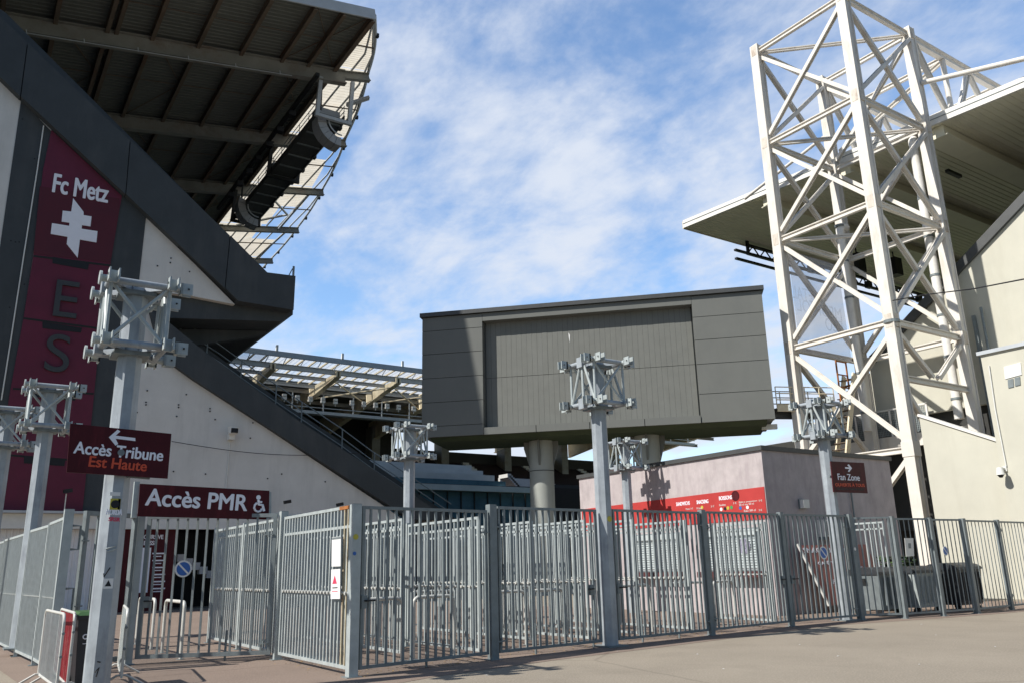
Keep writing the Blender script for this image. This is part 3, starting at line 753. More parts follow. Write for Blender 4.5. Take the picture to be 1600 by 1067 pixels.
# frame round the screen recess
m = MB(); sbox(m, sl-.04, sr+.04, -.6, .0, zru, zT-.12); m.build("head_panel", M_['board_grey'], SB)
n = 4
for i in range(n):
    a = sl-.04+(sr-sl+.08)*i/n; b = sl-.04+(sr-sl+.08)*(i+1)/n
    m = MB(); sbox(m, a+.02, b-.02, -.6, .06, zB, zrl); m.build("base_panel", M_['board_grey'], SB)
m = MB(); sbox(m, sl-.02, sr+.02, -.6, .03, zB+.03, zrl-.02); m.build("base_backing", M_['joint'], SB)
m = MB(); m.prism([sb(sl, -.61, zrl), sb(sr, -.61, zrl), sb(sr, -.61, zru), sb(sl, -.61, zru)], SBn*.03)
scr = m.build("screen_backing", M_['joint'], SB)
# slatted closing panels in two courses
zm = szz(900, 578)
npl = 39
for (za, zb_) in ((zrl+.01, zm-.012), (zm+.012, zru)):
    m = MB()
    for i in range(npl):
        a = sl+.02+(sr-sl-.04)*i/npl; b = sl+.02+(sr-sl-.04)*(i+1)/npl
        sbox(m, a+.004, b-.004, -.6, -.55+random.uniform(-.006, .006), za, zb_)
    m.build("slatted_panel", M_['board_slat'], SB)
m = MB(); p = onS(886, 516); m.prism([sb(p.dot(SBs), -.54, p.z), sb(p.dot(SBs)+.09, -.54, p.z-.15), sb(p.dot(SBs)+.07, -.54, p.z-.6), sb(p.dot(SBs)+.02, -.54, p.z-.3)], SBn*.004); m.build("paint_smear", M_['paper'], SB)
m = MB(); sbox(m, s0-.12, s1+.12, -DEP-.1, .16, zT-.10, zT+.14); m.build("roof_cap", M_['kiosk_trim'], SB)
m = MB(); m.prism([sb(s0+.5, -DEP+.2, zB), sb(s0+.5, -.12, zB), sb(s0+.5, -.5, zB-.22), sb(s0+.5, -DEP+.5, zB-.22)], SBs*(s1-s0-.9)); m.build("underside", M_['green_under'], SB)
for px in (846, 1013):
    p = onS(px, 690); s = p.dot(SBs)+.15; dd = -2.35
    sp = atP(px, 720, sb(0, dd, 0), SBn).dot(SBs)
    m = MB(); m.tube(sb(sp, dd, 0), sb(sp, dd, zB-.21), .70, 40); cc = m.build("column", M_['column_conc'], SB, smooth=True)
    m = MB(); m.tube(sb(sp, dd, zB-1.95), sb(sp, dd, zB-1.91), .712, 40); m.build("joint_ring", M_['joint'], cc, smooth=True)
    for q in range(4):
        m = MB()
        d_ = (SBs, SBn, -SBs, -SBn)[q]; side = (SBn, SBs, SBn, SBs)[q]
        o = sb(sp, dd, 0)
        m.prism([o+d_*.66+side*-.06+Z_*(zB-.22), o+d_*1.0+side*-.06+Z_*(zB-.22), o+d_*1.0+side*-.06+Z_*(zB-.6), o+d_*.68+side*-.06+Z_*(zB-1.7)], side*.12)
        m.build("bracket_fin", M_['board_grey'], cc)
m = MB(); p = onS(1203, 668); sbox(m, s1-.6, s1+.2, -1.4, -1.1, zB-.35, zB-.1); m.build("security_camera_arm", M_['plastic_white'], SB)

# ================================================================== LATTICE TOWER
TX0, TY0, TX1, TY1 = 37.05, 21.46, 43.4, 27.4
TW = thing("lattice_tower", "tall white four legged steel lattice tower holding up the right stand roof", "tower", ((TX0+TX1)/2, (TY0+TY1)/2, 0))
CN = {'f': (TX0, TY0), 'l': (TX0, TY1), 'r': (TX1, TY0), 'b': (TX1, TY1)}
zl = [31.35, 25.15, 19.05, 12.7, 9.9]
for k, (x, y) in CN.items():
    m = MB(); s = .27
    m.box((x-s, y-s, 0), (x-s+.09, y+s, 31.75)); m.box((x+s-.09, y-s, 0), (x+s, y+s, 31.75))
    m.box((x-s+.09, y-s+.05, 0), (x+s-.09, y+s-.05, 31.72))
    for z in zl: m.box((x-s-.03, y-s-.03, z-.35), (x+s+.03, y+s+.03, z+.35)) if False else None
    m.build("column", M_['white_steel'], TW)
def brace(a, b, name="diagonal_brace", w=.21, h=.26, gap=.25):
    a, b = Vector(a), Vector(b); d = (b-a).normalized()
    # stop at the column faces
    k = gap/max(.2, math.hypot(d.x, d.y))
    m = MB(); m.ibeam(a+d*k, b-d*k, w, h, .055, Z_ if abs(d.z) < .5 else Vector((-d.y, d.x, 0))); return m.build(name, M_['white_steel'], TW)
def P3(c, z): return (CN[c][0], CN[c][1], z)
for fi, (a, b) in enumerate((('f', 'l'), ('f', 'r'), ('l', 'b'), ('r', 'b'))):
    for z in zl[:4]: brace(P3(a, z), P3(b, z), "horizontal_beam", .22, .3)
    for i in range(3):
        brace(P3(a, zl[i]-.25), P3(b, zl[i+1]+.25)); 
        # the crossing member is offset by its own thickness
        n_ = Vector((CN[b][1]-CN[a][1], -(CN[b][0]-CN[a][0]), 0)).normalized()*.31
        brace(Vector(P3(b, zl[i]-.25))+n_*.0+n_*.4, Vector(P3(a, zl[i+1]+.25))+n_*.4)
brace(P3('f', 9.9), P3('r', 9.9), "horizontal_beam", .22, .3)
mid = ((TX0+TX1)/2, TY0, 10.0)
brace(P3('f', 12.45), mid, gap=.28); brace(P3('r', 12.45), mid, gap=.28)
brace(P3('l', 12.4), P3('f', 6.75)); brace(Vector(P3('f', 12.4))+X_*.2, Vector(P3('l', 6.75))+X_*.2)
brace(P3('f', 6.45), P3('l', 6.45), "horizontal_beam", .22, .3)
brace(P3('f', 6.2), P3('l', .3)); brace(P3('f', 9.6), P3('r', 2.0)); brace(P3('l', 6.45), P3('b', 6.45), "horizontal_beam", .22, .3)
brace(P3('l', 12.4), P3('b', 6.75))
# plan bracing
for z in (31.3, 25.1, 19.0): brace(P3('l', z), P3('r', z), "plan_brace", .18, .2, .3)
for z in zl[:4]:
    for k, (x, y) in CN.items():
        m = MB(); m.box((x-.282, y-.17, z-.34), (x+.282, y+.17, z+.34)); m.box((x-.17, y-.282, z-.34), (x+.17, y+.282, z+.34)); m.build("gusset", M_['rusty_white'], TW)
m = MB(); m.box((TX0-.3, TY0-.3, 6.1), (TX0+.3, TY0+.3, 6.8)); m.build("gusset_collar", M_['white_steel'], TW)
for (x, y, zz_) in ((TX1-.75, TY1-.3, 20.5), (TX1-.05, TY0+.75, 24.4)):
    m = MB(); m.tube((x, y, 8.5), (x, y, zz_), .24, 18); m.path([(x, y, zz_-.05), (x, y, zz_+.3), (x+.2, y, zz_+.55), (x+.7, y, zz_+.6)], .24, 14); dp = m.build("downpipe", M_['white_clean'], TW, smooth=True)
    m = MB()
    for k in range(6): m.tube((x, y, 9.5+k*2.3), (x, y, 9.62+k*2.3), .27, 18)
    m.build("pipe_collars", M_['galv_dark'], dp, smooth=True)
m = MB(); m.tube((TX0, TY0, 12.6), (TX0, TY0, 12.75), .38, 20); m.build("cable_clamp", M_['galv_dark'], TW)
m = MB(); m.path([atY(1395, 470, TY0-.5), atY(1445, 461, 19), atY(1520, 452, 16), atY(1640, 429, 11)], .028, 5); tag(m.build("cable", M_['black_ink']), "thin black cable strung from the white lattice tower to the right wall", "cable")
# printed mesh banner on the far face of the tower
BNR = thing("banner", "pale mesh banner with reversed lettering hung inside the lattice tower", "banner", (40, TY1, 15))
m = MB(); m.prism([atY(1231, 392, TY1-.5), atY(1309, 415, TY1-.5), atY(1331, 566, TY1-.5), atY(1250, 548, TY1-.5)], (0, .015, 0)); m.build("fabric", M_['mesh_banner'], BNR)
for body, a, b, h in (("METAL", (1239, 466), (1281, 476), .75), ("MEDI SOL", (1246, 486), (1316, 502), .75), ("ECO", (1291, 516), (1318, 522), .75)):
    p0 = atY(*a, TY1-.53); p1 = atY(*b, TY1-.53); p1.z = p0.z
    text("lettering", body, M_['mesh_text'], BNR, p0, p1, Z_, h, .004, 0, mirror=True)

# ================================================================== RIGHT GRANDSTAND
RS = thing("grandstand", "cream walled grandstand with white edged ribbed roof behind the lattice tower at right", "grandstand", (46, 25, 0))
RXX = 44.5
# roof: soffit of profiled sheet, bright fascia, girders below
fa = atX(1070, 357, RXX); fb = atX(1600, 139, RXX); fd = (fb-fa); ft = (fb.y-8)/(fb.y-fa.y)
fb = fa.lerp(fb, (fa.y-6)/(fa.y-fb.y)); RLEN = 70
m = MB(); m.corr(fa, fb-fa, (RLEN, 0, 0), 92, (0, 0, .04)); rr = m.build("roof", M_['cream_soffit'], RS)
m = MB(); m.prism([fa+Z_*.09, fb+Z_*.09, fb+Z_*.5, fa+Z_*.5], (RLEN, 0, 0)); m.build("roof_deck", M_['white_clean'], rr)
m = MB(); m.prism([fa-X_*.16-Z_*.02, fb-X_*.16-Z_*.02, fb-X_*.16+Z_*.6, fa-X_*.16+Z_*.6], (.15, 0, 0)); m.build("fascia", M_['white_clean'], rr)
m = MB(); m.prism([fa-X_*.19+Z_*.3, fb-X_*.19+Z_*.3, fb-X_*.19+Z_*.34, fa-X_*.19+Z_*.34], (.03, 0, 0)); m.build("fascia_joint", M_['galv_dark'], rr)
m = MB(); m.prism([fa-X_*.1+Y_*.12-Z_*.05, fa+X_*RLEN+Y_*.12-Z_*.05, fa+X_*RLEN+Y_*.12+Z_*.55, fa-X_*.1+Y_*.12+Z_*.55], (0, -.1, 0)); m.build("front_fascia", M_['cream_beam'], rr)
for y, w in ((TY0+.1, 1.0), (TY1+.1, .7), (33.8, .5)):
    z = fa.z+(fb.z-fa.z)*(fa.y-y)/(fa.y-fb.y)
    m = MB(); m.box((RXX+.3, y-w/2, z-.62), (RXX+RLEN, y+w/2, z-.03)); m.box((RXX+.3, y-w/2-.18, z-.70), (RXX+RLEN, y+w/2+.18, z-.62)); m.build("soffit_girder", M_['cream_soffit'], rr)
# roof trusses running back from the tower
for y in (TY0, TY1):
    m = MB(); m.ibeam((TX1+.4, y, 31.2), (TX1+30, y, 31.2), .32, .5, .06); m.build("truss_chord", M_['white_steel'], rr)
    for k in range(5):
        x = TX1+.5+k*6.2
        m = MB(); m.ibeam((x, y, 30.95), (x+3.0, y, 26.3), .26, .32, .05); m.build("truss_diagonal", M_['white_steel'], rr)
        m = MB(); m.ibeam((x+6.0, y, 30.95), (x+3.3, y, 26.3), .26, .32, .05); m.build("truss_diagonal", M_['white_steel'], rr)
        m = MB(); m.tube((x+3.1, y, 30.9), (x+3.1, y, 26.2), .16, 10); m.build("truss_post", M_['white_steel'], rr)
for k in range(3):
    x = TX1+3.6+k*6.2; m = MB(); m.ibeam((x, TY0+.2, 31.0), (x, TY1-.2, 31.0), .24, .3, .05); m.build("truss_tie", M_['white_steel'], rr)
    m = MB(); m.ibeam((x, TY0+.2, 30.8), (x-3, TY1-.2, 26.5), .2, .26, .05); m.build("truss_tie", M_['white_steel'], rr)
# tubular stays from the tower legs down to the roof edge
st0 = Vector((TX1+.1, TY0-.3, 28.0)); st1 = atX(1640, 83, TX1+.4); m = MB(); m.tube(st0, st0+(st1-st0)*max(1.0, (st0.z-26.1)/(st0.z-st1.z)), .15, 12); m.build("stay_tube", M_['white_steel'], rr, smooth=True)
m = MB(); m.tube((TX1+.1, TY1+.3, 27.75), atX(1164, 311, TX1+.4), .11, 12); m.build("stay_tube", M_['white_steel'], rr, smooth=True)
# things hung below the roof
m = MB(); gy, gz2 = 40.6, 25.45
for z in (gz2, gz2+.75): m.box((50.7, gy-.12, z-.08), (100, gy+.12, z+.08))
for z in (gz2, gz2+.75): m.box((50.7, gy+1.1, z-.08), (100, gy+1.34, z+.08))
m.beam((50.8, gy, gz2), (50.8, gy, gz2+1.6), .2, .2, X_)
for k in range(32): m.beam((50.7+k*1.5, gy, gz2), (51.45+k*1.5, gy, gz2+.75), .08, .08); m.beam((51.45+k*1.5, gy, gz2+.75), (52.2+k*1.5, gy, gz2), .08, .08)
m.build("light_gantry", M_['black_metal'], RS)
for k in range(9):
    m = MB(); x = 54+k*4.1; m.box((x, gy-.5, gz2-.3), (x+.7, gy-.15, gz2+.3)); m.build("floodlight", M_['black_metal'], RS)
for (px, py) in ((1398, 418), (1340, 412)):
    p = atY(px, py, 35.5); m = MB(); m.box(p-Vector((.5, .4, .75)), p+Vector((.5, .4, .75))); m.beam(p+Z_*.75, (p.x, p.y, fa.z), .08, .08, X_); m.build("hanging_speaker", M_['black_metal'], RS)
p = atZ(1490, 272, 25.0); m = MB(); m.box(p-Vector((.8, .12, .1)), p+Vector((.8, .12, .1))); m.build("soffit_lamp", M_['black_metal'], RS)
# end wall following the rake of the seats, with a dark coping
def onE(pts): return [atX(x, y, RXX) for x, y in pts]
m = MB(); m.prism([Vector((RXX, 6, 9.25)), Vector((RXX, 6, 27.0)), atX(1600, 318, RXX), atX(1497, 432, RXX), atX(1412, 517, RXX), Vector((RXX, 27.6, 12.6)), Vector((RXX, 27.6, 9.25))], (.4, 0, 0)); m.build("end_wall", M_['ivory'], RS)
m = MB(); a = atX(1412, 512, RXX); b = atX(1600, 313, RXX); b = b+(b-a)*.8; a = a+(a-b)*.16; m.beam(a+X_*.1, b+X_*.1, .62, .5, (0, 0, 1)); m.build("coping", M_['kiosk_trim'], RS)
m = MB(); m.prism([Vector((RXX+.45, 6, 27.0)), atX(1600, 322, RXX+.45), Vector((RXX+.45, 28.5, 11.9)), Vector((RXX+.45, 40, 4)), Vector((RXX+.45, 40, 3)), Vector((RXX+.45, 6, 3))], (60, 0, 0)); m.build("seat_tier", M_['dark_int'], RS)
m = MB(); m.box((RXX+1.5, 6, 0), (RXX+1.8, 41, 9.2)); m.build("concourse_back_wall", M_['dark_int'], RS)
m = MB()
for k in range(16): m.box((RXX+1.42, 20, 8.3+k*.11), (RXX+1.49, 29, 8.36+k*.11))
m.build("louvre", M_['bin_dark'], RS)
m = MB(); m.box((RXX-.5, 22, 7.6), (RXX+1.4, 33.2, 8.05)); m.build("walkway_deck", M_['white_clean'], RS)
m = MB(); m.box((RXX-.55, 22, 7.5), (RXX-.4, 33.2, 8.2)); m.build("walkway_edge_beam", M_['white_steel'], RS)
m = MB()
for k in range(5): m.box((RXX-.52, 24.2+k*2.2, 8.2), (RXX-.44, 24.3+k*2.2, 9.75))
m.box((RXX-.52, 24.2, 9.7), (RXX-.44, 33.1, 9.78)); m.build("walkway_rail", M_['white_clean'], RS)
m = MB()
for k in range(90): m.box((RXX-.485, 24.2+k*.099, 8.25), (RXX-.475, 24.255+k*.099, 9.68))
for k in range(12): m.box((RXX-.474, 24.2, 8.3+k*.12), (RXX-.466, 33.1, 8.33+k*.12))
m.build("mesh_infill", M_['galv_dark'], RS)
# lower walls near the fence: ramp wall with sloping top and the taller box beside it
m = MB(); m.prism([Vector((32.5, 18.27, 0)), Vector((32.5, 18.27, 7.13)), Vector((32.5, 15.2, 5.62)), Vector((32.5, 15.2, 0))], (.35, 0, 0)); m.build("ramp_wall", M_['ivory'], RS)
m = MB(); m.beam(Vector((32.66, 18.3, 7.19)), Vector((32.66, 15.32, 5.72)), .45, .1); m.build("ramp_coping", M_['white_clean'], RS)
m = MB(); m.box((32.2, 5, 0), (44.45, 15.3, 9.0)); m.build("annex", M_['ivory'], RS)
m = MB(); m.box((32.1, 4.9, 9.0), (44.45, 15.4, 9.14)); m.build("annex_roof_edge", M_['edge_steel'], RS)
m = MB(); m.box((33.5, 15.42, 6.4), (44.4, 15.5, 7.0)); m.box((33.5, 15.42, 7.3), (44.4, 15.47, 7.36)); m.build("ramp_rail", M_['white_clean'], RS)
for nm, pts, mt in (("vent_plate", [(1569, 573), (1595, 566), (1597, 585), (1571, 592)], M_['paper']), ("vent_grille", [(1575, 593), (1583.5, 591), (1584.5, 604), (1576, 606)], M_['galv_dark']), ("vent_grille", [(1585.5, 590), (1594, 588), (1595, 601), (1586.5, 603)], M_['galv_dark'])):
    m = MB(); m.prism([atX(x, y, 32.2)-X_*.03 for x, y in pts], (.028, 0, 0)); m.build(nm, mt, RS)
m = MB(); m.path([atX(1546, 571, 32.2)-X_*.04, atX(1556, 640, 32.2)-X_*.04, atX(1573, 728, 32.2)-X_*.04], .025, 6); m.build("conduit", M_['plastic_white'], RS)
m = MB(); m.box((RXX-.2, 21.0, 7), (RXX-.05, 21.16, 14)); m.tube((RXX-.3, 20.55, 8.5), (RXX-.3, 20.55, 14.3), .07, 8); m.build("wall_conduit", M_['galv_dark'], RS)
CAM2 = thing("security_camera", "white dome security camera low on the cream right wall", "camera", atX(1572, 741, 32.2))
c = atX(1572, 741, 32.2)
m = MB(); m.box(c+Vector((-.06, -.08, .12)), c+Vector((-.003, .08, .3))); m.beam(c+Vector((-.03, 0, .22)), c+Vector((-.4, 0, .22)), .07, .07); m.build("arm", M_['plastic_white'], CAM2)
m = MB(); m.tube(c+Vector((-.4, 0, .25)), c+Vector((-.4, 0, -.02)), .10, 16, .15); m.build("housing", M_['plastic_white'], CAM2, smooth=True)
m = MB(); m.tube(c+Vector((-.4, 0, -.02)), c+Vector((-.4, 0, -.12)), .12, 16, .05); m.build("dome", M_['black_ink'], CAM2, smooth=True)

# ---- footbridge from the scoreboard to the tower
FB = thing("footbridge", "narrow railed steel footbridge between the scoreboard and the lattice tower", "footbridge", (36, 28, 9))
q0 = sb(s1+.03, -1.2, 9.35); q1 = Vector((39.2, 27.0, 9.35))
m = MB(); m.beam(q0, q1, 1.1, .12); m.beam(q0-Z_*.25, q1-Z_*.25, .2, .38); m.build("deck", M_['kiosk_trim'], FB)
dv = (q1-q0).normalized(); sd = dv.cross(Z_)
for sg in (-1, 1):
    m = MB(); m.beam(q0+sd*.58*sg+Z_*.05, q1+sd*.58*sg+Z_*.05, .06, .38); m.build("toe_beam", M_['cream_beam'], FB)
    m = MB()
    for h in (.5, .85, 1.2): m.tube(q0+sd*.58*sg+Z_*h, q1+sd*.58*sg+Z_*h, .03, 6)
    for k in range(5):
        p = q0.lerp(q1, k/4)+sd*.58*sg; m.tube(p, p+Z_*1.2, .03, 6)
    m.build("railing", M_['cream_beam'], FB)
LD = thing("access_stair", "rusty cream steel access stair standing by the footbridge inside the tower", "stair", (39.5, 27, 6))
for sg in (0, .8):
    m = MB(); m.beam((38.7+sg*.3, 26.0+sg, 6.6), (40.4+sg*.3, 26.0+sg, 11.4), .1, .3, X_); m.build("stringer", M_['cream_beam'], LD)
m = MB()
for k in range(13): m.box((38.75+k*.13, 26.05, 6.8+k*.36), (39.1+k*.13, 26.95, 6.84+k*.36))
m.build("treads", M_['purlin'], LD)
m = MB(); 
for x in (39.3, 40.2): m.beam((x, 26.3, 9.4), (x, 26.3, 12.1), .07, .07, X_)
for z in (10.6, 11.3, 12.05): m.beam((39.3, 26.3, z), (40.2, 26.3, z), .06, .06)
m.build("guard_frame", M_['rust'], LD)

# ================================================================== KIOSK
KX, KY, KXE, KYE, KH = 20.38, 16.59, 27.13, 25.6, 4.85
KO = thing("kiosk", "flat roofed pale pink snack kiosk with a bright red menu band", "kiosk", ((KX+KXE)/2, (KY+KYE)/2, 0))
m = MB(); m.box((KX, KY, 0), (KXE, KYE, KH)); kw = m.build("wall", M_['kiosk'], KO)
m = MB(); m.box((KX-.07, KY-.07, KH), (KXE+.07, KYE+.07, KH+.14)); m.build("roof", M_['kiosk_trim'], KO)
m = MB(); m.prism([Vector((KX-.02, KY+.02, 2.78)), Vector((KX-.02, KYE-.1, 2.78)), Vector((KX-.02, KYE-.1, 3.66)), Vector((KX-.02, KY+.02, 3.74))], (.018, 0, 0)); kb = m.build("menu_band", M_['banner_red'], KO)
def ktext(body, a, b, h, mt=M_['white_ink'], bold=.018):
    p0 = atX(*a, KX-.02); p1 = atX(*b, KX-.02); p1.z = p0.z; text("lettering", body, mt, kb, p0, p1, Z_, h, .008, bold)
ktext("SANDWICHS", (1057, 790), (1078, 787), .12); ktext("SNACKING", (1089, 787), (1107, 784), .12); ktext("BOISSONS", (1124, 781), (1144, 778), .12)
for (a, b, s_) in (((1072, 796), (1083, 795), "Panini  5 €"), ((1089, 795), (1097, 794), "Frites"), ((1111, 792), (1116, 791), "3 €"), ((1124, 790), (1134, 789), "Sodas"), ((1146, 787), (1151, 786), "3 €"), ((1155, 786), (1183, 781.5), "Bière pression"), ((1186, 783), (1191, 782), "5 €"), ((1155, 789.5), (1178, 786), "25 cl ou 50 cl"), ((1163, 799), (1181, 796), "Eau 50 cl"), ((1186, 798), (1191, 797), "2 €")):
    ktext(s_, a, b, .06, mt=M_['plastic_white'], bold=.006)
for px, py, mt in ((1097, 792, 'yellow'), (1127, 795, 'paper'), (1133, 794, 'black_ink'), (1137.5, 793, 'yellow'), (1143, 792, 'green_st'), (1157, 793, 'blue_sign'), (1168, 792, 'paper')):
    m = MB(); m.disc(atX(px, py, KX-.021), (-1, 0, 0), .055, .006, 16); m.build("menu_dot", M_[mt], kb)
m = MB(); m.disc(atX(1149, 774, KX-.021), (-1, 0, 0), .16, .006, 20); m.build("menu_dot", M_['signred'], kb)
for (ya, yb) in ((17.05, 19.25), (20.35, 22.75)):
    m = MB(); m.box((KX-.03, ya-.06, 1.28), (KX-.002, yb+.06, 2.56)); fr = m.build("serving_hatch", M_['galv_dark'], KO)
    m = MB(); m.corr((KX-.035, yb, 1.32), (0, 0, 1.02), (0, ya-yb, 0), 13, (-.03, 0, 0)); m.build("roller_shutter", M_['shutter'], fr)
    m = MB(); m.box((KX-.12, ya, 2.34), (KX-.031, yb, 2.52)); m.build("shutter_box", M_['shutter'], fr)
    m = MB(); m.box((KX-.34, ya-.3, 1.1), (KX-.003, yb+.1, 1.27)); m.build("counter", M_['sill'], fr)
m = MB(); m.disc(Vector((KX-.072, 17.55, 2.02)), (-1, 0, 0), .24, .01, 14); m.build("sticker", mat("purple_grey_poster", (.24, .23, .30), .6, 0, .7, 18), KO)
LA = thing("wall_lamp", "square off white wall lamp on the dark end of the kiosk", "lamp", atY(1252, 787, KY))
c = atY(1252, 787, KY)
m = MB(); m.box(c+Vector((-.15, -.06, -.15)), c+Vector((.15, -.002, .15))); m.build("back_plate", M_['galv_dark'], LA)
m = MB(); m.box(c+Vector((-.14, -.2, -.13)), c+Vector((.14, -.061, .13))); m.build("diffuser", M_['plastic_white'], LA)
AC = thing("air_conditioner", "off white outdoor air conditioning unit on the kiosk end wall behind the fence", "air conditioner", (23.0, KY, 2.2))
a = atY(1274, 812, KY); b = atY(1301, 838, KY)
m = MB(); m.box((a.x, KY-.36, b.z), (b.x, KY-.04, a.z)); m.build("casing", M_['plastic_white'], AC)
m = MB()
for k in range(12): m.box((a.x+.04, KY-.375, b.z+.05+k*(a.z-b.z-.1)/12), (b.x-.25, KY-.361, b.z+.075+k*(a.z-b.z-.1)/12))
m.build("grille", M_['bin_dark'], AC)
m = MB(); m.box((a.x, KY-.3, b.z-.1), (a.x+.05, KY-.001, b.z-.001)); m.box((b.x-.05, KY-.3, b.z-.1), (b.x, KY-.001, b.z-.001)); m.path([(b.x, KY-.06, b.z+.2), (b.x+1.2, KY-.06, b.z+.2), (b.x+1.2, KY-.06, 4.2)], .03, 6); m.build("bracket", M_['galv_dark'], AC)
# menu board leaning on the kiosk end wall
MBD = thing("menu_board", "faded dark red menu board leaning against the kiosk end wall", "board", (23, KY-.6, 0))
bx0, bx1 = 21.75, 24.75
def mbp(x, z): return Vector((x, KY-.75+.25*z, .25+z))
m = MB(); m.prism([mbp(bx0+.0, 0), mbp(bx1+.25, 0), mbp(bx1-.1, 1.75), mbp(bx0-.55, 1.75)], (0, .04, 0)); pb = m.build("panel", mat("faded_red_board", (.36, .12, .10), .55, 0, .25, 2.5), MBD)
m = MB(); m.beam(mbp(bx0-.02, 0)-Y_*.03, mbp(bx0-.57, 1.78)-Y_*.03, .06, .06, X_); m.build("edge_trim", M_['plastic_white'], MBD)
for i, (s_, x0, x1, z, h) in enumerate((("SNACK BOISSONS", -.35, 2.3, 1.52, .15), ("CAFÉ THÉ", .15, 1.2, 1.16, .12), ("FRITES", .55, 1.4, .6, .12), ("EAU SODA", .6, 1.75, .5, .06), ("CRÊPES GAUFRES", .75, 2.9, .1, .1), ("3 €", 2.0, 2.3, .98, .1), ("5 €", 2.3, 2.6, .62, .12))):
    text("lettering", s_, M_['white_ink'], pb, mbp(bx0+x0, z)-Y_*.004, mbp(bx0+x1, z)-Y_*.004, Vector((0, .25, 1)), h, .006, .02)

# ================================================================== TRUSS TOPPED POLES
def octo(m, r, z0, z1, x=0, y=0):
    R_ = r/math.cos(math.pi/8)
    pts = [Vector((x+R_*math.cos(math.pi/8+k*math.pi/4), y+R_*math.sin(math.pi/8+k*math.pi/4), z0)) for k in range(8)]
    return m.prism(pts, (0, 0, z1-z0))
def make_pole(loc, top, label, short=False):
    """octagonal post with a cubic tubular truss head; `top` is the level of the upper ring"""
    t = thing("truss_pole", label, "pole", (loc[0], loc[1], 0), "truss topped steel poles")
    L = Vector((loc[0], loc[1], 0)); A = .395; HZ = .9
    m = MB(); octo(m, .158, 0, top+.02, *loc); m.build("post", M_['pole'], t)
    m = MB(); m.box(L+Vector((-.26, -.26, 0)), L+Vector((.26, .26, .03))); m.build("base_plate", M_['galv_dark'], t)
    c4 = [(-A, -A), (A, -A), (A, A), (-A, A)]
    for z in (top-HZ, top):
        m = MB()
        for i in range(4):
            a, b = c4[i], c4[(i+1) % 4]; m.tube(L+Vector((*a, z)), L+Vector((*b, z)), .052, 10)
        for i in range(4): m.beam(L+Vector((*c4[i], z)), L+Vector((c4[i][0]*.3, c4[i][1]*.3, z)), .08, .08)
        ring = m.build("ring_tube", M_['pole'], t, smooth=True)
        m = MB(); m.box(L+Vector((-.24, -.24, z-.11)), L+Vector((.24, .24, z-.05))); m.build("collar_plate", M_['galv_dark'], ring)
        for (dx, dy) in ((1, 0), (-1, 0), (0, 1), (0, -1)):
            for sgn in (-1, 1):
                base = Vector((dx*A, dy*A, 0))+Vector((-dy, dx, 0))*sgn*A*(1 if True else .8)
                d = Vector((dx, dy, 0)); sd_ = Vector((-dy, dx, 0))
                p = L+base+Z_*z
                if short and dx == -1:
                    m = MB(); m.tube(p, p+d*.13, .055, 10); m.tube(p+d*.13, p+d*.16, .10, 16); m.build("connector", M_['galv'], t); continue
                m = MB(); m.tube(p, p+d*.13, .045, 10, .065)
                e = p+d*.13
                for q in (-.06, .06): m.beam(e+sd_*q, e+d*.17+sd_*q, .02, .17)
                m.beam(e, e+d*.035, .14, .17)
                for q in (-.0705, .0705):
                    m.tube(e+d*.11+sd_*q, e+d*.11+sd_*(q*1.12), .022, 8)
                cn = m.build("connector", M_['galv'], t)
                for q in (-.079, .079):
                    m = MB(); m.tube(e+d*.11+sd_*q, e+d*.11+sd_*(q*1.02), .016, 8); m.build("bolt_hole", M_['black_ink'], cn)
        for (dx, dy) in ((-1, 0),):
            p = L+Vector((dx*A, 0, z)); m = MB(); m.box(p+Vector((-.08, -.085, -.11)), p+Vector((.03, .085, .11))); m.build("bracket_plate", M_['pole'], ring)
    for i in range(4):
        m = MB(); m.tube(L+Vector((*c4[i], top-HZ)), L+Vector((*c4[i], top)), .028, 8); m.build("upright", M_['galv'], t, smooth=True)
    # -x face and +x face: centre upright with splayed members;  -y and +y faces: crossed members
    for sx in (-1, 1):
        m = MB(); m.tube(L+Vector((sx*A, 0, top-HZ)), L+Vector((sx*A, 0, top)), .03, 8)
        for sy in (-1, 1): m.tube(L+Vector((sx*A, sy*A*.96, top-HZ+.04)), L+Vector((sx*A, sy*.06, top-.04)), .03, 8)
        m.build("lacing", M_['galv'], t, smooth=True)
    for sy in (-1, 1):
        m = MB(); m.tube(L+Vector((-A, sy*A, top-HZ)), L+Vector((A, sy*A, top)), .027, 8); m.tube(L+Vector((A, sy*(A+.0), top-HZ)), L+Vector((-A, sy*(A-.06), top)), .027, 8)
        m.build("lacing", M_['galv'], t, smooth=True)
    return t
PT = 5.78
pole_spots = [((1.83, 12.6), PT-.14, "big truss topped pole nearest the camera, carrying the left arrow sign"),
              ((1.49, 21.27), PT, "truss topped pole just left of the big near one, before the maroon panel"),
              ((.86, 24.6), PT, "truss topped pole cut off by the left edge of the photo"),
              ((11.40, 22.6), PT, "truss topped pole in front of the dark stair, left of the scoreboard"),
              ((11.24, 13.35), PT, "central truss topped pole in the fence line before the scoreboard"),
              ((19.2, 21.5), PT-.12, "small looking truss topped pole beside the pale kiosk wall"),
              ((19.95, 14.05), PT, "truss topped pole at right carrying the dark red fan zone sign")]
proto = make_pole(pole_spots[0][0], pole_spots[0][1], pole_spots[0][2], True)
proto_b = make_pole(pole_spots[3][0], pole_spots[3][1], pole_spots[3][2])
poles = [proto]
for i, (xy, top_, lab) in enumerate(pole_spots[1:], 1):
    c = proto_b if i == 3 else copy_tree(proto if i < 3 else proto_b, (xy[0], xy[1], top_-PT+(.14 if i < 3 else 0)), lab); poles.append(c)

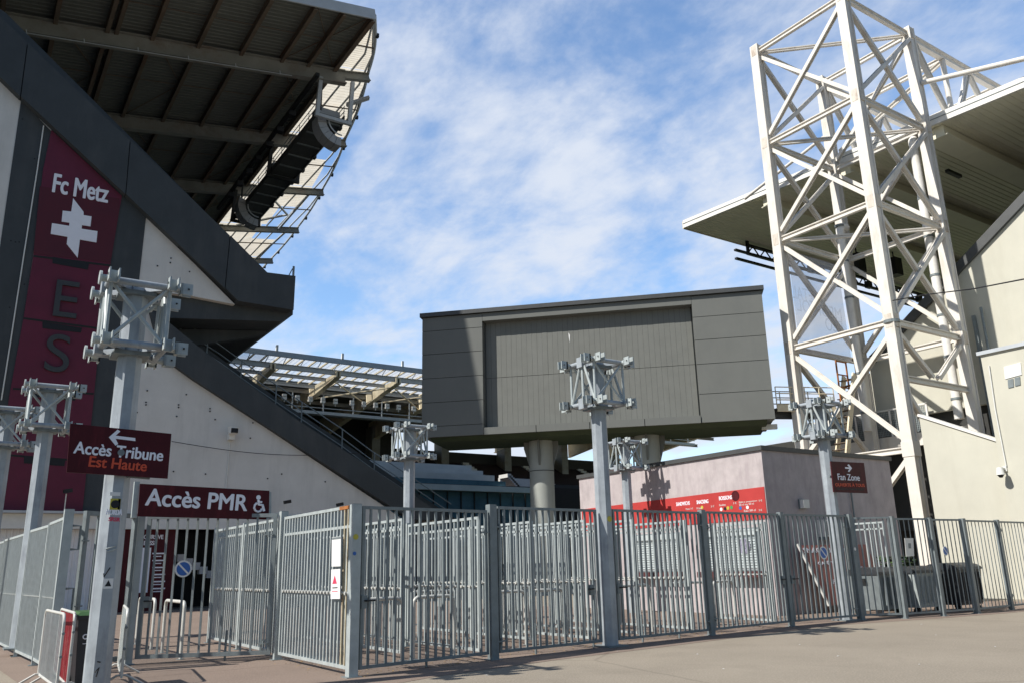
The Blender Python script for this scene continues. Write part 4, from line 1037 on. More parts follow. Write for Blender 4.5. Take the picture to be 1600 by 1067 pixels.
# ---- signs carried by the poles and gates
def quad_sign(name, label, cat, px, y, body_mat, thick=.03):
    t = thing(name, label, cat, atY(*px[3], y))
    m = MB(); m.prism([atY(x, yy, y) for x, yy in px], (0, thick, 0)); p = m.build("panel", body_mat, t)
    return t, p
def stext(p, body, a, b, h, y, mt, bold=.02):
    p0 = atY(*a, y); p1 = atY(*b, y); text("lettering", body, mt, p, p0, p1, Z_, h, .006, bold)
ys1 = 12.36
t, p = quad_sign("direction_sign", "dark red left arrow sign on the big near pole, reading Accès Tribune Est Haute", "sign", [(110, 661), (268, 677), (262, 747), (104, 737)], ys1, M_['signred'])
def S1(x, y): return (x/4.0, 533+y/4.0)
stext(p, "Accès Tribune", S1(459, 697), S1(1014, 747), .158, ys1, M_['white_ink'], .02)
stext(p, "Est Haute", S1(553, 780), S1(912, 811), .14, ys1, M_['orange_ink'], .02)
m = MB(); m.prism([atY(*S1(*q), ys1)-Y_*.006 for q in ((680, 598), (735, 550), (752, 562), (722, 588), (845, 603), (846, 622), (722, 607), (738, 640), (722, 651))], (0, .005, 0)); m.build("arrow", M_['white_ink'], p)
m = MB(); m.disc(atY(*S1(757, 694), ys1), (0, -1, 0), .045, .008, 14); m.build("sticker", M_['galv_dark'], p)
m = MB(); m.beam(atY(*S1(800, 838), ys1+.1), atY(*S1(935, 850), ys1+.1), .05, .05); m.build("bracket", M_["galv_dark"], t); m = MB(); m.beam((1.58, ys1+.045, 3.5), (2.1, ys1+.045, 3.5), .05, .05); m.build("bracket", M_['galv_dark'], t)
ys2 = 16.35
t, p = quad_sign("direction_sign", "wide dark red accessible entrance sign reading Accès PMR above the gate", "sign", [(219, 755), (421, 766), (420, 811), (215, 806)], ys2, M_['signred'])
stext(p, "Accès PMR", (227, 788.5), (385, 797.5), .30, ys2, M_['white_ink'], .022)
# wheelchair pictogram
def S2(x, y): return atY(300+x/4, 533+y/4, ys2)-Y_*.005
m = MB(); m.disc(S2(415, 974), (0, -1, 0), .045, .006, 14); m.path([S2(414, 990), S2(416, 1018), S2(440, 1022), S2(449, 1060)], .028, 6); m.path([S2(412, 1000), S2(437, 1003)], .02, 6)
m.path([S2(405, 1008), S2(392, 1022), S2(388, 1040), S2(396, 1056), S2(412, 1064), S2(428, 1058), S2(436, 1044)], .022, 6); m.build("wheelchair_symbol", M_['white_ink'], p)
m = MB(); m.beam(atY(214, 752, ys2+.08), Vector((atY(209, 806, ys2+.08).x, ys2+.08, 2.6)), .09, .09, X_); m.build("support_post", M_["galv"], t); m = MB(); m.beam(atY(421, 768, ys2+.08), Vector((atY(421, 806, ys2+.08).x, ys2+.08, 2.6)), .06, .06, X_); m.build("support_post", M_['galv'], t)
ys3 = 13.78
t, p = quad_sign("direction_sign", "small dark maroon sign with right arrow reading Fan Zone on the right pole", "sign", [(1298, 720), (1350, 722.5), (1356, 770), (1303, 768)], ys3, M_['signred'])
stext(p, "Fan Zone", (1309.5, 749), (1343.5, 750.5), .17, ys3, M_['white_ink'], .012)
stext(p, "OUVERTE À TOUS", (1305.5, 759), (1351, 760), .105, ys3, M_['orange_ink'], .03)
stext(p, "DERRIÈRE LA TRIBUNE OUEST", (1307.5, 764.5), (1350, 765.5), .055, ys3, M_['grey_letter'], .01)
def S3(x, y): return atY(1200+x/4, 533+y/4, ys3)-Y_*.006
m = MB(); m.prism([S3(*q) for q in ((481, 784), (507, 786), (495, 772), (504, 766), (524, 791), (507, 815), (498, 811), (508, 796), (481, 794))], (0, .005, 0)); m.build("arrow", M_['white_ink'], p)
m = MB(); m.beam((19.7, ys3+.06, atY(1320, 745, ys3).z), (20.2, ys3+.06, atY(1320, 745, ys3).z), .05, .06); m.build("bracket", M_['galv_dark'], t)
# stickers on the near pole face
NP = Vector((1.83, 12.6, 0)); yf = NP.y-.16
def pole_sticker(px, w, h, mt, name="sticker", parent=proto):
    c = atY(*px, yf); m = MB(); m.box((c.x-w/2, yf-.003, c.z-h/2), (c.x+w/2, yf-.0005, c.z+h/2)); return m.build(name, mt, parent)
pole_sticker((180, 787), .13, .15, M_['yellow']); c = atY(180, 787, yf); m = MB(); m.disc((c.x, yf-.004, c.z), (0, -1, 0), .055, .003, 14); m.build("sticker", M_['black_ink'], proto)
pole_sticker((186, 787), .03, .14, M_['green_st']); pole_sticker((180, 771), .13, .05, M_['paper'])
for (s_, a, b, h, mt) in (("HORDA", (166, 803), (190, 804), .075, M_['white_ink']), ("SRSR", (169.5, 813), (187, 814), .05, M_['pink_red'])):
    text("sticker", s_, mt, proto, atY(*a, yf)+Y_*.003, atY(*b, yf)+Y_*.003, Z_, h, .006, .04)
pole_sticker((169, 911), .12, .13, M_['paper']); c = atY(169, 911, yf); m = MB(); m.prism([Vector((c.x-.04, yf-.005, c.z-.035)), Vector((c.x+.04, yf-.005, c.z-.035)), Vector((c.x, yf-.005, c.z+.045))], (0, .002, 0)); m.build("sticker", M_['black_ink'], proto)
for pts in ([(162, 895), (162, 901), (172, 886)], [(148, 1050), (155, 1042), (150, 1057)], [(152, 1033), (157, 1034)], [(165, 857), (181, 852), (176, 860), (168, 861), (183, 856)]):
    m = MB(); m.path([atY(x, y, yf)-Y_*.001 for x, y in pts], .008, 5); m.build("scribble", M_['black_ink'] if pts[0][1] > 870 else M_['galv'], proto)
# round yellow stickers
for (px, py, y, parent) in ((952.5, 810, 13.35-.16, poles[4]),):
    off = Vector((0, 0, 0)); c = atY(px, py, y); m = MB(); m.disc(c, (0, -1, 0), .06, .003, 16); st = m.build("sticker", M_['yellow'], None); st.parent = parent; st.location = -parent.location

# ================================================================== FENCES AND GATES
def fence_panel(p0, p1, top, label, name="steel_fence", cat="fence", group=None, bottom=.10, pitch=.15, bar=.036, mat_='galv', mid=None, high=None,
                stile=.05, latch=None, hinges=(), bolts=(), rust_end=False, knobs=False, flat=None):
    p0 = Vector((p0[0], p0[1], 0)); p1 = Vector((p1[0], p1[1], 0)); d = (p1-p0); Lg = d.length; d = d/Lg; nv = Vector((d.y, -d.x, 0))
    t = thing(name, label, cat, ((p0.x+p1.x)/2, (p0.y+p1.y)/2, 0), group)
    m = MB(); h = stile/2
    m.beam(p0+Z_*(top-h), p1+Z_*(top-h), stile, stile); m.beam(p0+Z_*(bottom+h), p1+Z_*(bottom+h), stile, stile)
    m.beam(p0+d*h+Z_*(bottom+stile), p0+d*h+Z_*(top-stile), stile, stile, d); m.beam(p1-d*h+Z_*(bottom+stile), p1-d*h+Z_*(top-stile), stile, stile, d)
    m.build("frame", M_[mat_], t)
    n = max(2, round((Lg-2*stile)/pitch)); m = MB(); mr = MB()
    for k in range(1, n):
        q = p0+d*(Lg*k/n); tgt = mr if (rust_end and k >= n-2) else m
        tgt.beam(q+Z_*(bottom+stile-.002), q+Z_*(top-stile+.002), flat or bar, bar, d)
    m.build("bars", M_[mat_], t)
    if rust_end: mr.build("bars", M_['rusty'], t, label="rust stained yellowish bars")
    if mid:
        m = MB(); m.tube(p0+d*.05-nv*.0+Z_*mid, p1-d*.05+Z_*mid, .012, 6)
        if knobs:
            for k in range(1, n): q = p0+d*(Lg*k/n)+Z_*mid; m.tube(q-nv*.045, q+nv*.045, .028, 8)
        m.build("middle_rail", M_['tube'], t)
    if high:
        m = MB(); m.beam(p0+d*.05+Z_*high, p1-d*.05+Z_*high, .03, .045); m.build("upper_rail", M_[mat_], t)
    if latch is not None:
        q = p0+d*latch
        m = MB(); m.box(q+Vector((-.05, -.05, 1.0)), q+Vector((.05, .05, 1.2))); lb = m.build("lock_box", M_['galv_dark'], t)
        m = MB(); e = q+nv*.10+Z_*1.12; m.tube(q+nv*.04+Z_*1.12, e, .014, 8); m.tube(e, e+d*(.16 if latch < Lg/2 else -.16), .014, 8); m.build("handle", M_['black_metal'], lb)
    for hx, hz in hinges:
        q = p0+d*hx+Z_*hz; m = MB(); m.tube(q+nv*.045-Z_*.05, q+nv*.045+Z_*.05, .018, 8); m.beam(q+nv*.045-d*.09, q+nv*.045+d*.09, .025, .025); m.build("hinge", M_['galv_dark'], t)
    for bx in bolts:
        q = p0+d*bx; m = MB(); m.tube(q-nv*.05+Z_*.01, q-nv*.05+Z_*.55, .022, 8); m.build("drop_bolt", M_['galv_dark'], t)
    return t
def fence_post(p, h, w, label, mat_='galv', d=(1, 0), cap=True):
    t = thing("fence_post", label, "post", (p[0], p[1], 0), "square fence posts"); a = math.atan2(d[1], d[0]); dv = Vector((math.cos(a), math.sin(a), 0)); P = Vector((p[0], p[1], 0))
    m = MB(); m.beam(P, P+Z_*h, w, w, dv); m.build("shaft", M_[mat_], t)
    if cap: m = MB(); m.beam(P+Z_*(h+.001), P+Z_*(h+.008), w*.92, w*.92, dv); m.build("cap", M_['galv_dark'], t)
    m = MB(); m.beam(P+Z_*.0, P+Z_*.015, w+.1, w+.1, dv); m.build("foot_plate", M_['galv_dark'], t)
    return t

F0 = (5.41, 12.62); F1 = (8.29, 13.07); FC = (11.24, 13.35); F2 = (14.39, 13.6); F3 = (17.49, 13.86); F4 = (20.33, 13.85)
F5 = (21.39, 13.25); F6 = (22.8, 13.0); F7 = (24.26, 12.85); F8 = (26.39, 12.94); F9 = (32.1, 13.25)
G0 = (1.66, 16.3); G1 = (3.02, 17.35); G2 = (5.39, 16.1)
posts = [(F0, 2.62, .15, "front corner post with yellow sticker, nearest post of the front fence"), (F1, 2.70, .15, "double width gate post with chain, first right of the front corner"),
         (F2, 2.74, .13, "gate post with hinges between central pole and kiosk corner"), (F3, 2.75, .12, "slim post before the kiosk corner"), (F4, 2.74, .15, "stout post with white sticker below the fan zone sign"),
         (F5, 2.66, .11, "post left of the cream paper notice"), (F6, 2.63, .11, "post right of the cream paper notice"), (F7, 2.61, .14, "post left of the dark waste container"), (F8, 2.60, .12, "post right of the dark waste container"),
         (G1, 2.75, .12, "post left of the accessible entrance gate, behind the big near pole"), (G2, 2.73, .14, "post right of the accessible entrance gate"), (G0, 2.72, .15, "end post of the left side fence beside the bin")]
for p, h, w, l in posts: fence_post(p, h, w, "galvanised "+l, 'galv_dark' if p in (F1, F2, F3, F4, F5, F6, F7, F8) else 'galv')
def inset(a, b, u=.1, v=.1):
    a, b = Vector(a), Vector(b); d = (b-a).normalized(); return tuple(a+d*u), tuple(b-d*v)
GT = "gates of the front fence"
a, b = inset(F0, F1, .12, .12); fence_panel(a, b, 2.60, "barred double gate just right of the front corner post", "gate", "gate", GT, mat_='galv_dark', latch=.06, bolts=(1.35,), hinges=((2.6, 2.2),), pitch=.157)
a, b = inset(F1, FC, .14, .24); fence_panel(a, b, 2.68, "barred gate just left of the central truss topped pole", "gate", "gate", GT, mat_='galv_dark', latch=2.35, bolts=(2.4, .9), hinges=((.02, 2.3), (.02, .3)), pitch=.157)
a, b = inset(FC, F2, .24, .1); fence_panel(a, b, 2.70, "barred gate just right of the central truss topped pole", "gate", "gate", GT, mat_='galv_dark', latch=.06, bolts=(.75, 1.9), hinges=((2.85, 2.4), (2.85, .3)), pitch=.15)
a, b = inset(F2, F3, .12, .1); fence_panel(a, b, 2.72, "barred gate in front of the kiosk serving hatches", "gate", "gate", GT, mat_='galv_dark', latch=2.8, hinges=((.02, 2.35), (.02, .35)), pitch=.165)
a, b = inset(F3, F4, .12, .12); gd = fence_panel(a, b, 2.72, "barred gate carrying a round no parking sign, before the leaning menu board", "gate", "gate", GT, mat_='galv_dark', latch=.06, hinges=((2.5, 2.4), (2.5, .3)), pitch=.185)
a, b = inset(F4, F5, .1, .08); fence_panel(a, b, 2.66, "narrow fence panel right of the stout post", mat_='galv_dark', pitch=.15, group="right fence panels", flat=.014, bar=.03)
a, b = inset(F5, F6, .08, .08); fence_panel(a, b, 2.62, "fence panel carrying a cream paper notice", mat_='galv_dark', pitch=.175, group="right fence panels", flat=.014, bar=.03)
a, b = inset(F6, F7, .08, .09); fence_panel(a, b, 2.60, "fence panel before the grey waste container", mat_='galv_dark', pitch=.18, group="right fence panels", flat=.014, bar=.03)
a, b = inset(F7, F8, .1, .08); fence_panel(a, b, 2.58, "fence panel before the dark waste container", mat_='galv_dark', pitch=.215, group="right fence panels", flat=.014, bar=.03)
a, b = inset(F8, F9, .08, .05); fence_panel(a, b, 2.57, "last fence panel at the right edge before the cream wall", mat_='galv_dark', pitch=.22, group="right fence panels", flat=.014, bar=.03, hinges=((.02, 2.3), (.02, .4)))
a, b = inset(G0, G1, .35, .12); fence_panel(a, b, 2.72, "sparse barred gate behind the wheeled bin and the big near pole", "gate", "gate", pitch=.26, hinges=((.02, 2.2), (.02, 1.1)), mat_='galv_dark', stile=.08)
for hz in (1.2, 2.25):
    m = MB(); m.path([(G0[0]+.09, G0[1]+.03, hz-.2), (G0[0]+.22, G0[1]+.1, hz-.2), (G0[0]+.22, G0[1]+.1, hz+.2), (G0[0]+.09, G0[1]+.03, hz+.2)], .02, 6)
    ho = m.build("hinge_loop", M_['galv_dark'], [o for o in bpy.data.objects if o.get('label', '').startswith("galvanised end post of the left")][0])
a, b = inset(G1, G2, .12, .12); gpmr = fence_panel(a, b, 2.70, "wide barred accessible entrance gate under the Accès PMR sign", "gate", "gate", pitch=.172, mat_='galv_dark', latch=.1, hinges=((2.3, 2.3), (2.3, .3)), bolts=(1.6,), stile=.07)
a, b = inset(G2, F0, .12, .12); fside = fence_panel(a, b, 2.62, "rust stained fence panel carrying two white notices, left of the front corner post", mat_='galv', pitch=.145, mid=1.24, high=2.28, knobs=True, rust_end=True)
m = MB(); d_ = (Vector(F0)-Vector(G2)).normalized(); q = Vector((F0[0], F0[1], 0))-Vector((d_.x, d_.y, 0))*.62; m.beam(q+Z_*2.5945, Vector((F0[0], F0[1], 0))-Vector((d_.x, d_.y, 0))*.14+Z_*2.5945, .054, .054); m.build("top_rail_end", M_['rust'], fside, label="orange rust patch on the top rail")
# left side fence running away
LF = [(1.66, 16.3), (1.60, 18.65), (1.45, 21.0), (1.2, 25.4), (.9, 29.8)]
for i in range(4):
    a, b = inset(LF[i], LF[i+1], .09 if i == 0 else .05, .05)
    fence_panel(a, b, 2.62-.03*i, ("dense left side fence panel nearest the wheeled bin", "left side fence panel with a small cream notice", "third left side fence panel, receding behind the slim poles", "farthest left side fence panel, at the left photo edge")[i], pitch=.125, bar=.034, mid=1.24, group="left side fence panels")
for i in (1, 2, 3): fence_post(LF[i], 2.64-.03*i, .07, ("slim galvanised post between the two nearest left side panels", "slim galvanised post beyond the cream notice on the left side fence", "farthest slim galvanised post of the left side fence")[i-1])
# lane dividers running back from the front fence
lane_lab = "tall galvanised lane divider panel standing behind the front gates"
def lane(x, y0, y1, tops=2.52, n=None):
    n = n or max(1, round((y1-y0)/2.6))
    for i in range(n):
        ya = y0+(y1-y0)*i/n; yb = y0+(y1-y0)*(i+1)/n
        fence_panel((x, ya+.06), (x, yb-.06), tops, lane_lab, "lane_divider", "fence", "lane dividers behind the front gates", pitch=.15, bar=.03, mid=1.24, high=tops-.2, knobs=True)
        po = fence_post((x, yb), tops+.03, .07, "slim galvanised post of a lane divider behind the front gates", d=(1, 0))
        po['group'] = "lane divider posts"
lane(5.42, 16.35, 21.2, 2.62)
lane(7.12, 14.3, 19.6)
lane(8.32, 13.5, 19.6)
lane(10.33, 14.6, 19.8)
lane(11.3, 14.0, 19.8)
lane(12.75, 14.1, 19.4, 2.55)
lane(14.40, 14.1, 19.4, 2.55)
lane(17.50, 14.3, 16.2, 2.55, 1)
lane(22.6, 14.2, 15.6, 2.6, 1)
# bent tube hoops in the lanes
def hoop(x, y, w=.95, h=1.08, d=(1, 0), label="bent pale tube hoop standing in a lane behind the front gates"):
    t = thing("tube_hoop", label, "barrier", (x, y, 0), "bent tube hoops in the lanes")
    r = .12; D = Vector((d[0], d[1], 0)); O = Vector((x, y, 0))
    prof = [(0, 0), (0, h-r)]+[(r-r*math.cos(k*math.pi/8), h-r+r*math.sin(k*math.pi/8)) for k in range(1, 5)]+[(w-r+r*math.sin(k*math.pi/8), h-r+r*math.cos(k*math.pi/8)) for k in range(0, 5)]+[(w, 0)]
    m = MB(); m.path([O+D*a+Z_*b for a, b in prof], .034, 10); m.build("tube", M_['tube'], t, smooth=True)
    for q in (O, O+D*w):
        m = MB(); m.tube(q, q+Z_*.012, .08, 12); m.build("foot_flange", M_['galv_dark'], t)
for x, y, w in ((6.15, 14.15, .88), (7.25, 14.15, .85), (9.35, 14.9, .92), (10.45, 14.9, .85), (13.0, 15.3, 1.2), (15.2, 15.6, 1.2), (16.6, 15.5, .75), (8.75, 17.2, 1.1), (11.5, 17.6, 1.0), (5.9, 17.2, 1.0)): hoop(x, y, w)
PL_ = "bent pale tube hoop behind the accessible entrance gate"
hoop(4.0, 17.6, 1.7, 1.06, (0, 1), PL_+", nearer of two"); hoop(4.0, 20.4, 1.8, 1.06, (0, 1), PL_+", farther of two")

# ---- round no parking signs and notices on the bars
def np_sign(label, px, y, r, d, parent_n=Vector((0, -1, 0))):
    c = atY(*px, y); t = thing("no_parking_sign", label, "sign", c)
    m = MB(); m.disc(c, parent_n, r, .006, 32); m.build("rim", M_['paper'], t)
    m = MB(); m.disc(c+parent_n*.0065, parent_n, r*.8, .003, 32); f = m.build("face", M_['blue_sign'], t)
    u = Vector((.707, 0, -.707)); m = MB(); m.beam(c+parent_n*.011-u*r*.8, c+parent_n*.011+u*r*.8, .003, r*.2, parent_n.cross(u)); m.build("slash", M_['paper'], f)
    m = MB(); m.beam(c-parent_n*.03-Z_*r*.3, c-parent_n*.03+Z_*r*.3, .05, .02, X_); m.build("clip", M_['galv_dark'], t)
def gate_y(a, b, px):   # depth of a gate line at a picture column
    for k in range(200):
        p = Vector(a).lerp(Vector(b), k/199); r = ray(px, 880)
        if p.x*r.y-p.y*r.x >= 0: return p.y
    return b[1]
np_sign("round blue and white no parking sign on the accessible entrance gate", (286.5, 888), gate_y(G1, G2, 286)-.07, .155, 0)
np_sign("round blue and white no parking sign on the gate before the menu board", (1286.5, 863), gate_y(F3, F4, 1286)-.07, .165, 0)
np_sign("faded round no parking sign on the far right fence, left of the dark container", (1477, 860), gate_y(F6, F7, 1477)-.07, .13, 0)
sx0 = lambda px, py: atX(px, py, 5.40-.06)
NT = thing("notice", "upper plain white notice on the rust stained panel", "notice", sx0(526, 860))
def xquad(px): return [atX(x, y, 5.335) for x, y in px]
m = MB(); m.prism(xquad([(518.5, 839), (532.5, 837), (532, 884), (518, 884.5)]), (.01, 0, 0)); p = m.build("plate", M_['paper'], NT)
m = MB(); m.prism([q-X_*.003 for q in xquad([(518.8, 839.5), (532.2, 837.5), (532.2, 841), (518.8, 842.5)])], (.002, 0, 0)); m.build("top_border", M_['galv_dark'], p)
NT = thing("notice", "lower white notice with red triangle on the rust stained panel", "notice", sx0(524, 910))
m = MB(); m.prism(xquad([(517.5, 889), (531.5, 888), (531, 935), (516.5, 935)]), (.01, 0, 0)); p = m.build("plate", M_['paper'], NT)
m = MB(); m.prism([q-X_*.003 for q in xquad([(523.2, 898), (526.5, 911), (519.5, 911.5)])], (.002, 0, 0)); m.build("red_triangle", M_['pink_red'], p)
m = MB(); m.prism([q-X_*.003 for q in xquad([(519.5, 917), (527.5, 916.5), (527.5, 918), (519.5, 918.5)])], (.002, 0, 0)); m.build("print", M_['black_ink'], p)
m = MB(); m.prism([q-X_*.003 for q in xquad([(519, 923), (527.5, 922.5), (527.5, 923.5), (519, 924)])], (.002, 0, 0)); m.build("print", M_['pink_red'], p)
yq = gate_y(F5, F6, 1420)-.06
NT = thing("notice", "cream paper notice cable tied to the right fence", "notice", atY(1420, 855, yq))
m = MB(); m.prism([atY(x, y, yq) for x, y in ((1413.5, 840), (1427, 840), (1428.5, 868), (1416, 869))], (0, .008, 0)); p = m.build("plate", M_['plastic_white'], NT)
m = MB(); m.prism([atY(x, y, yq)-Y_*.003 for x, y in ((1419, 848), (1423, 848), (1423.5, 856), (1419.5, 856))], (0, .002, 0)); m.build("print", M_['galv_dark'], p)
NT = thing("notice", "small cream notice with yellow edge on the left side fence", "notice", (1.62, 19.6, 1.7))
a = atX(47, 869, 1.66); b = atX(41, 907, 1.66)
m = MB(); m.box((1.655, a.y-.0, b.z), (1.665, a.y+.32, a.z)); p = m.build("plate", M_['paper'], NT)
m = MB(); m.box((1.6665, a.y+.0, b.z), (1.669, a.y+.04, a.z)); m.box((1.6665, a.y+.04, b.z), (1.669, a.y+.32, b.z+.05)); m.build("border", M_['yellow'], p)
# stickers on fence posts
fp0 = [o for o in bpy.data.objects if o.get('label', '').startswith("galvanised front corner post")][0]
m = MB(); m.disc(atY(556, 838, F0[1]-.078), (0, -1, 0), .045, .003, 16); m.build("sticker", M_['yellow'], fp0)
m = MB(); m.disc(atY(554, 864, F0[1]-.078), (0, -1, 0), .03, .003, 12); m.build("sticker", M_['blue_sign'], fp0)
fp4 = [o for o in bpy.data.objects if o.get('label', '').startswith("galvanised stout post")][0]
m = MB(); m.disc(atY(1336, 857, F4[1]-.08), (0, -1, 0), .045, .003, 14); m.build("sticker", M_['paper'], fp4)
# chain between gate and double post
CH = []
for k, z in enumerate((2.42, 2.46, .42)):
    pass

# ================================================================== STREET THINGS
def crowd_barrier(name_label, p0, p1, h=1.1, n=18, mat_='galv'):
    p0 = Vector((*p0, 0)); p1 = Vector((*p1, 0)); d = (p1-p0); Lg = d.length; d = d/Lg; nv = Vector((d.y, -d.x, 0)); r = .12
    t = thing("crowd_barrier", name_label, "barrier", (p0+p1)/2, "steel crowd barriers by the bin")
    pts = [p0+Z_*.16, p0+Z_*(h-r)]+[p0+d*(r-r*math.cos(k*math.pi/8))+Z_*(h-r+r*math.sin(k*math.pi/8)) for k in range(1, 5)]
    pts += [p0+d*(Lg-r+r*math.sin(k*math.pi/8))+Z_*(h-r+r*math.cos(k*math.pi/8)) for k in range(0, 5)]+[p1+Z_*.16, p0+Z_*.16]
    m = MB(); m.path(pts, .02, 8); m.build("frame", M_['tube'], t, smooth=True)
    m = MB()
    for k in range(1, n): q = p0+d*(Lg*k/n); m.tube(q+Z_*.16, q+Z_*h, .007, 6)
    m.build("bars", M_[mat_], t)
    for q in (p0+d*.12, p1-d*.12):
        m = MB(); m.path([q-nv*.33+Z_*.015, q-nv*.06+Z_*.17, q+nv*.06+Z_*.17, q+nv*.33+Z_*.015], .017, 6); m.build("foot", M_['tube'], t)
    for hz in (.55, .85):
        m = MB(); m.tube(p1+d*.02+Z_*hz, p1+d*.07+Z_*hz, .02, 8); m.build("hook", M_['galv_dark'], t)
    return t
def gp(px, py): v = atZ(px, py); return (v.x, v.y)
crowd_barrier("steel crowd barrier leaning out left of the red one, nearest the camera", (1.40, 15.3), (1.45, 13.3))
crowd_barrier("red and galvanised scuffed crowd barrier squeezed against the wheeled bin", (1.63, 15.5), (1.60, 13.5), mat_='red_paint', n=40)
crowd_barrier("steel crowd barrier just right of the big near pole", (2.62, 15.9), (2.35, 13.9), n=26)
BX, BYY = 1.68, 13.75
WB = thing("wheeled_bin", "dark grey wheeled bin with green lid between crowd barriers and the big near pole", "bin", (BX+.23, BYY+.35, 0))
m = MB(); m.prism([(BX+.05, BYY+.06, .12), (BX+.41, BYY+.06, .12), (BX+.46, BYY, 1.0), (BX, BYY, 1.0)], (0, .62, 0)); m.build("body", M_['bin_dark'], WB)
m = MB(); m.box((BX-.02, BYY-.03, 1.0), (BX+.48, BYY+.68, 1.05)); m.build("rim", M_['bin_dark'], WB)
m = MB(); m.prism([(BX-.03, BYY-.05, 1.052), (BX+.49, BYY-.05, 1.052), (BX+.44, BYY+.02, 1.10), (BX+.02, BYY+.02, 1.10)], (0, .74, 0)); m.build("lid", M_['bin_green'], WB)
for xx in (BX+.02, BX+.44):
    m = MB(); m.tube((xx-.03, BYY+.6, .1), (xx+.03, BYY+.6, .1), .1, 20); m.build("wheel", M_['black_ink'], WB, smooth=True)
bc = Vector((BX+.12, BYY+.025, .76))
for k in range(2):
    c = bc+X_*(k*.075); m = MB(); m.path([c+Vector((math.cos(q*math.pi/8)*.034, -.012, math.sin(q*math.pi/8)*.03)) for q in range(17)]+([c+Vector((-.034, -.012, 0)), c+Vector((-.034, -.012, -.06))] if False else []), .009, 6); m.build("logo_ring", M_['white_ink'], WB)
m = MB(); m.beam(bc+Vector((.041, -.012, 0)), bc+Vector((.041, -.012, -.065)), .016, .012, Y_); m.build("logo_stem", M_['white_ink'], WB)
m = MB(); m.box(bc+Vector((-.03, -.016, -.1)), bc+Vector((.1, -.01, -.09))); m.build("logo_line", M_['white_ink'], WB)

def container(label, x0, y0, w, d, h, mt, lidm, rounded=False):
    t = thing("waste_container", label, "container", (x0+w/2, y0+d/2, 0), "waste containers behind the right fence")
    m = MB(); m.prism([(x0+.1, y0+.05, .18), (x0+w-.1, y0+.05, .18), (x0+w, y0, h), (x0, y0, h)], (0, d, 0)); m.build("body", mt, t)
    m = MB(); prof = [(y0-.05, h+.002)]+[(y0+d/2-(d/2+.05)*math.cos(k*math.pi/8), h+.002+.2*math.sin(k*math.pi/8)) for k in range(1, 8)]+[(y0+d+.05, h+.002)]
    m.prism([(x0-.03, y, z) for y, z in prof], (w+.06, 0, 0)); m.build("lid", lidm, t)
    for k in range(5):
        m = MB(); xx = x0+.2+(w-.4)*k/4; m.beam((xx, y0-.015, .3), (xx, y0-.03, h-.08), .05, .03, X_); m.build("rib", mt, t)
    for xx in (x0+.15, x0+w-.15):
        for yy in (y0+.2, y0+d-.2):
            m = MB(); m.tube((xx-.03, yy, .09), (xx+.03, yy, .09), .09, 16); m.build("castor", M_['black_ink'], t)
    for sx_ in (x0-.08, x0+w+.02):
        m = MB(); m.box((sx_, y0+d*.4, h-.2), (sx_+.06, y0+d*.6, h-.1)); m.build("trunnion", M_['black_metal'], t)
container("grey galvanised waste container behind the right fence panels", 23.0, 13.75, 1.35, 1.0, 1.12, M_['galv'], M_['bin_dark'])
container("galvanised waste container hidden behind the panel with the cream notice", 21.6, 14.0, 1.25, 1.0, 1.12, M_['galv_dark'], M_['bin_dark'])
container("dark grey waste container, rightmost behind the fence", 24.75, 13.5, 1.35, 1.0, 1.18, M_['bin_dark'], M_['bin_dark'])
m = MB(); rnd = random.Random(4)
for k in range(220):
    c = Vector((rnd.uniform(22.9, 24.4), rnd.uniform(14.4, 14.9), rnd.uniform(1.3, 1.6))); a_ = rnd.uniform(0, 6.28); s_ = rnd.uniform(.04, .09)
    u = Vector((math.cos(a_), math.sin(a_), rnd.uniform(-.6, .6)))*s_; v = Vector((-math.sin(a_), math.cos(a_), rnd.uniform(-.6, .6)))*s_*.6
    m.add([c-u, c+v, c+u, c-v], [(0, 1, 2, 3)])
tag(m.build("leafy_weeds", M_['leafy'], recalc=False), kind='stuff')

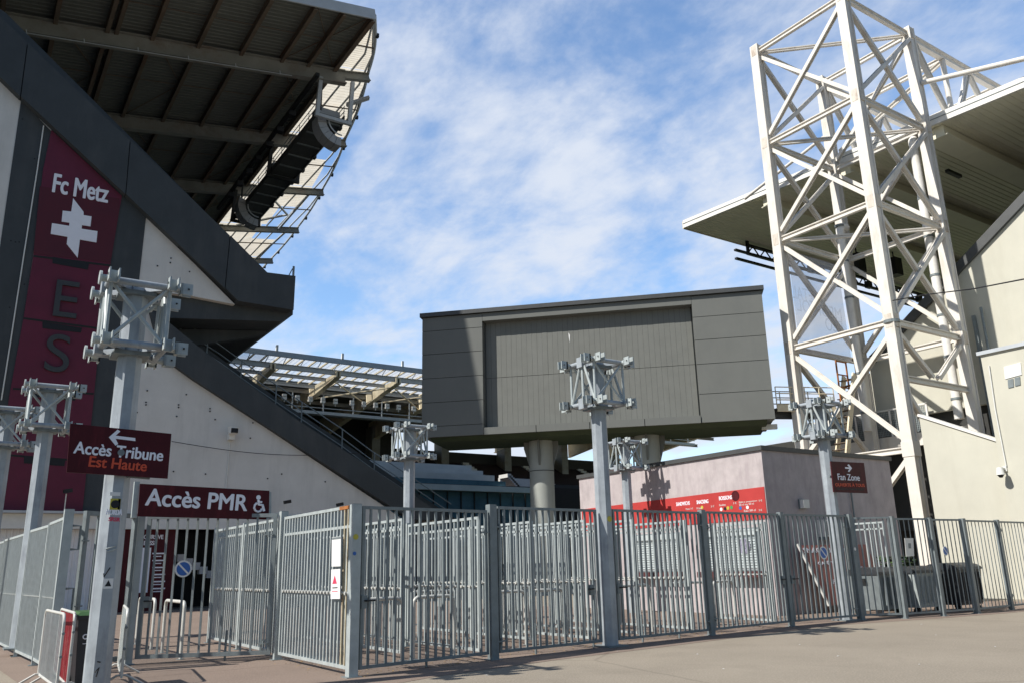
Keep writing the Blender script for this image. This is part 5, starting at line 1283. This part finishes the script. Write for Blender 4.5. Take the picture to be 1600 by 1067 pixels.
# small lamps and cameras on the left stand
def flood(label, px, y=W-.9):
    c = atY(*px, y); t = thing("wall_floodlight", label, "floodlight", c)
    m = MB(); m.beam(c+Vector((-.12, -.1, -.02)), c+Vector((.2, -.05, .05)), .2, .16); m.build("housing", M_['black_metal'], t)
    m = MB(); m.beam(c-Z_*.1, c-Z_*1.1, .04, .04, X_); m.build("stem", M_['plastic_white'], t)
flood("small black floodlight on a stem above the accessible gate post", (447, 784)); flood("small black floodlight above the rust stained panel", (529, 788)); flood("small black floodlight on a stem left of the big near pole", (104, 767))
c = atY(364, 676, W-.5)
CA = thing("security_camera", "white dome security camera on the grey wall of the left stand", "camera", c)
m = MB(); m.box(c+Vector((-.14, .1, -.3)), c+Vector((.14, .49, .0))); m.build("bracket", M_['plastic_white'], CA)
m = MB(); m.tube(c+Vector((0, -.05, .28)), c+Vector((0, -.05, -.05)), .26, 18, .22); m.build("housing", M_['plastic_white'], CA, smooth=True)
m = MB(); m.box(c+Vector((-.16, -.33, -.02)), c+Vector((.16, -.2, .2))); m.build("window", M_['black_ink'], CA)
m = MB(); m.tube(c+Vector((0, .47, -.3)), c+Vector((-.05, .47, -3.8)), .03, 6); m.build("conduit", M_['plastic_white'], CA)
a = Vector((2.1, 12.9, 3.75)); pts = [atY(268, 689, W-.2)]
m = MB(); A = atY(268, 689, W-.25); B_ = atY(565, 707, W-.25)
m.path([A.lerp(B_, k/12)-Z_*(.35*math.sin(math.pi*k/12)) for k in range(13)], .017, 5); tag(m.build("cable", M_['black_ink']), "thin black cable sagging across the grey wall of the left stand", "cable")
# litter and dry leaves caught along the fence foot
m = MB(); rnd = random.Random(11)
for k in range(420):
    t_ = rnd.random(); a, b = rnd.choice(((F0, F1), (F1, FC), (FC, F2), (F0, F1), (G2, F0), (F2, F3)))
    p = Vector(a).lerp(Vector(b), t_); c = Vector((p.x+rnd.gauss(.1, .25), p.y+rnd.gauss(.25, .3), .008)); a_ = rnd.uniform(0, 6.28); s_ = rnd.uniform(.008, .028)
    u = Vector((math.cos(a_), math.sin(a_), 0))*s_; v = Vector((-math.sin(a_), math.cos(a_), 0))*s_*.7
    m.add([c-u, c+v+Z_*.006, c+u, c-v], [(0, 1, 2, 3)])
tag(m.build("dry_leaves", mat("dry_leaf", (.34, .22, .09), .85, 0, .35, 9), recalc=False), kind='stuff')
m = MB()
for px, py in ((1250, 1007), (1130, 1045), (1437, 1038), (1462, 992), (965, 1017), (1440, 975), (1310, 1025), (760, 1055), (1090, 1022), (1555, 1010)):
    c = atZ(px, py); s_ = rnd.uniform(.018, .035); a_ = rnd.uniform(0, 3); u = Vector((math.cos(a_), math.sin(a_), 0))*s_; v = Vector((-u.y, u.x, 0))*.7
    m.add([c-u+Z_*.008, c+v+Z_*.012, c+u+Z_*.008, c-v+Z_*.012], [(0, 1, 2, 3)])
tag(m.build("litter", M_['paper'], recalc=False), kind='stuff')
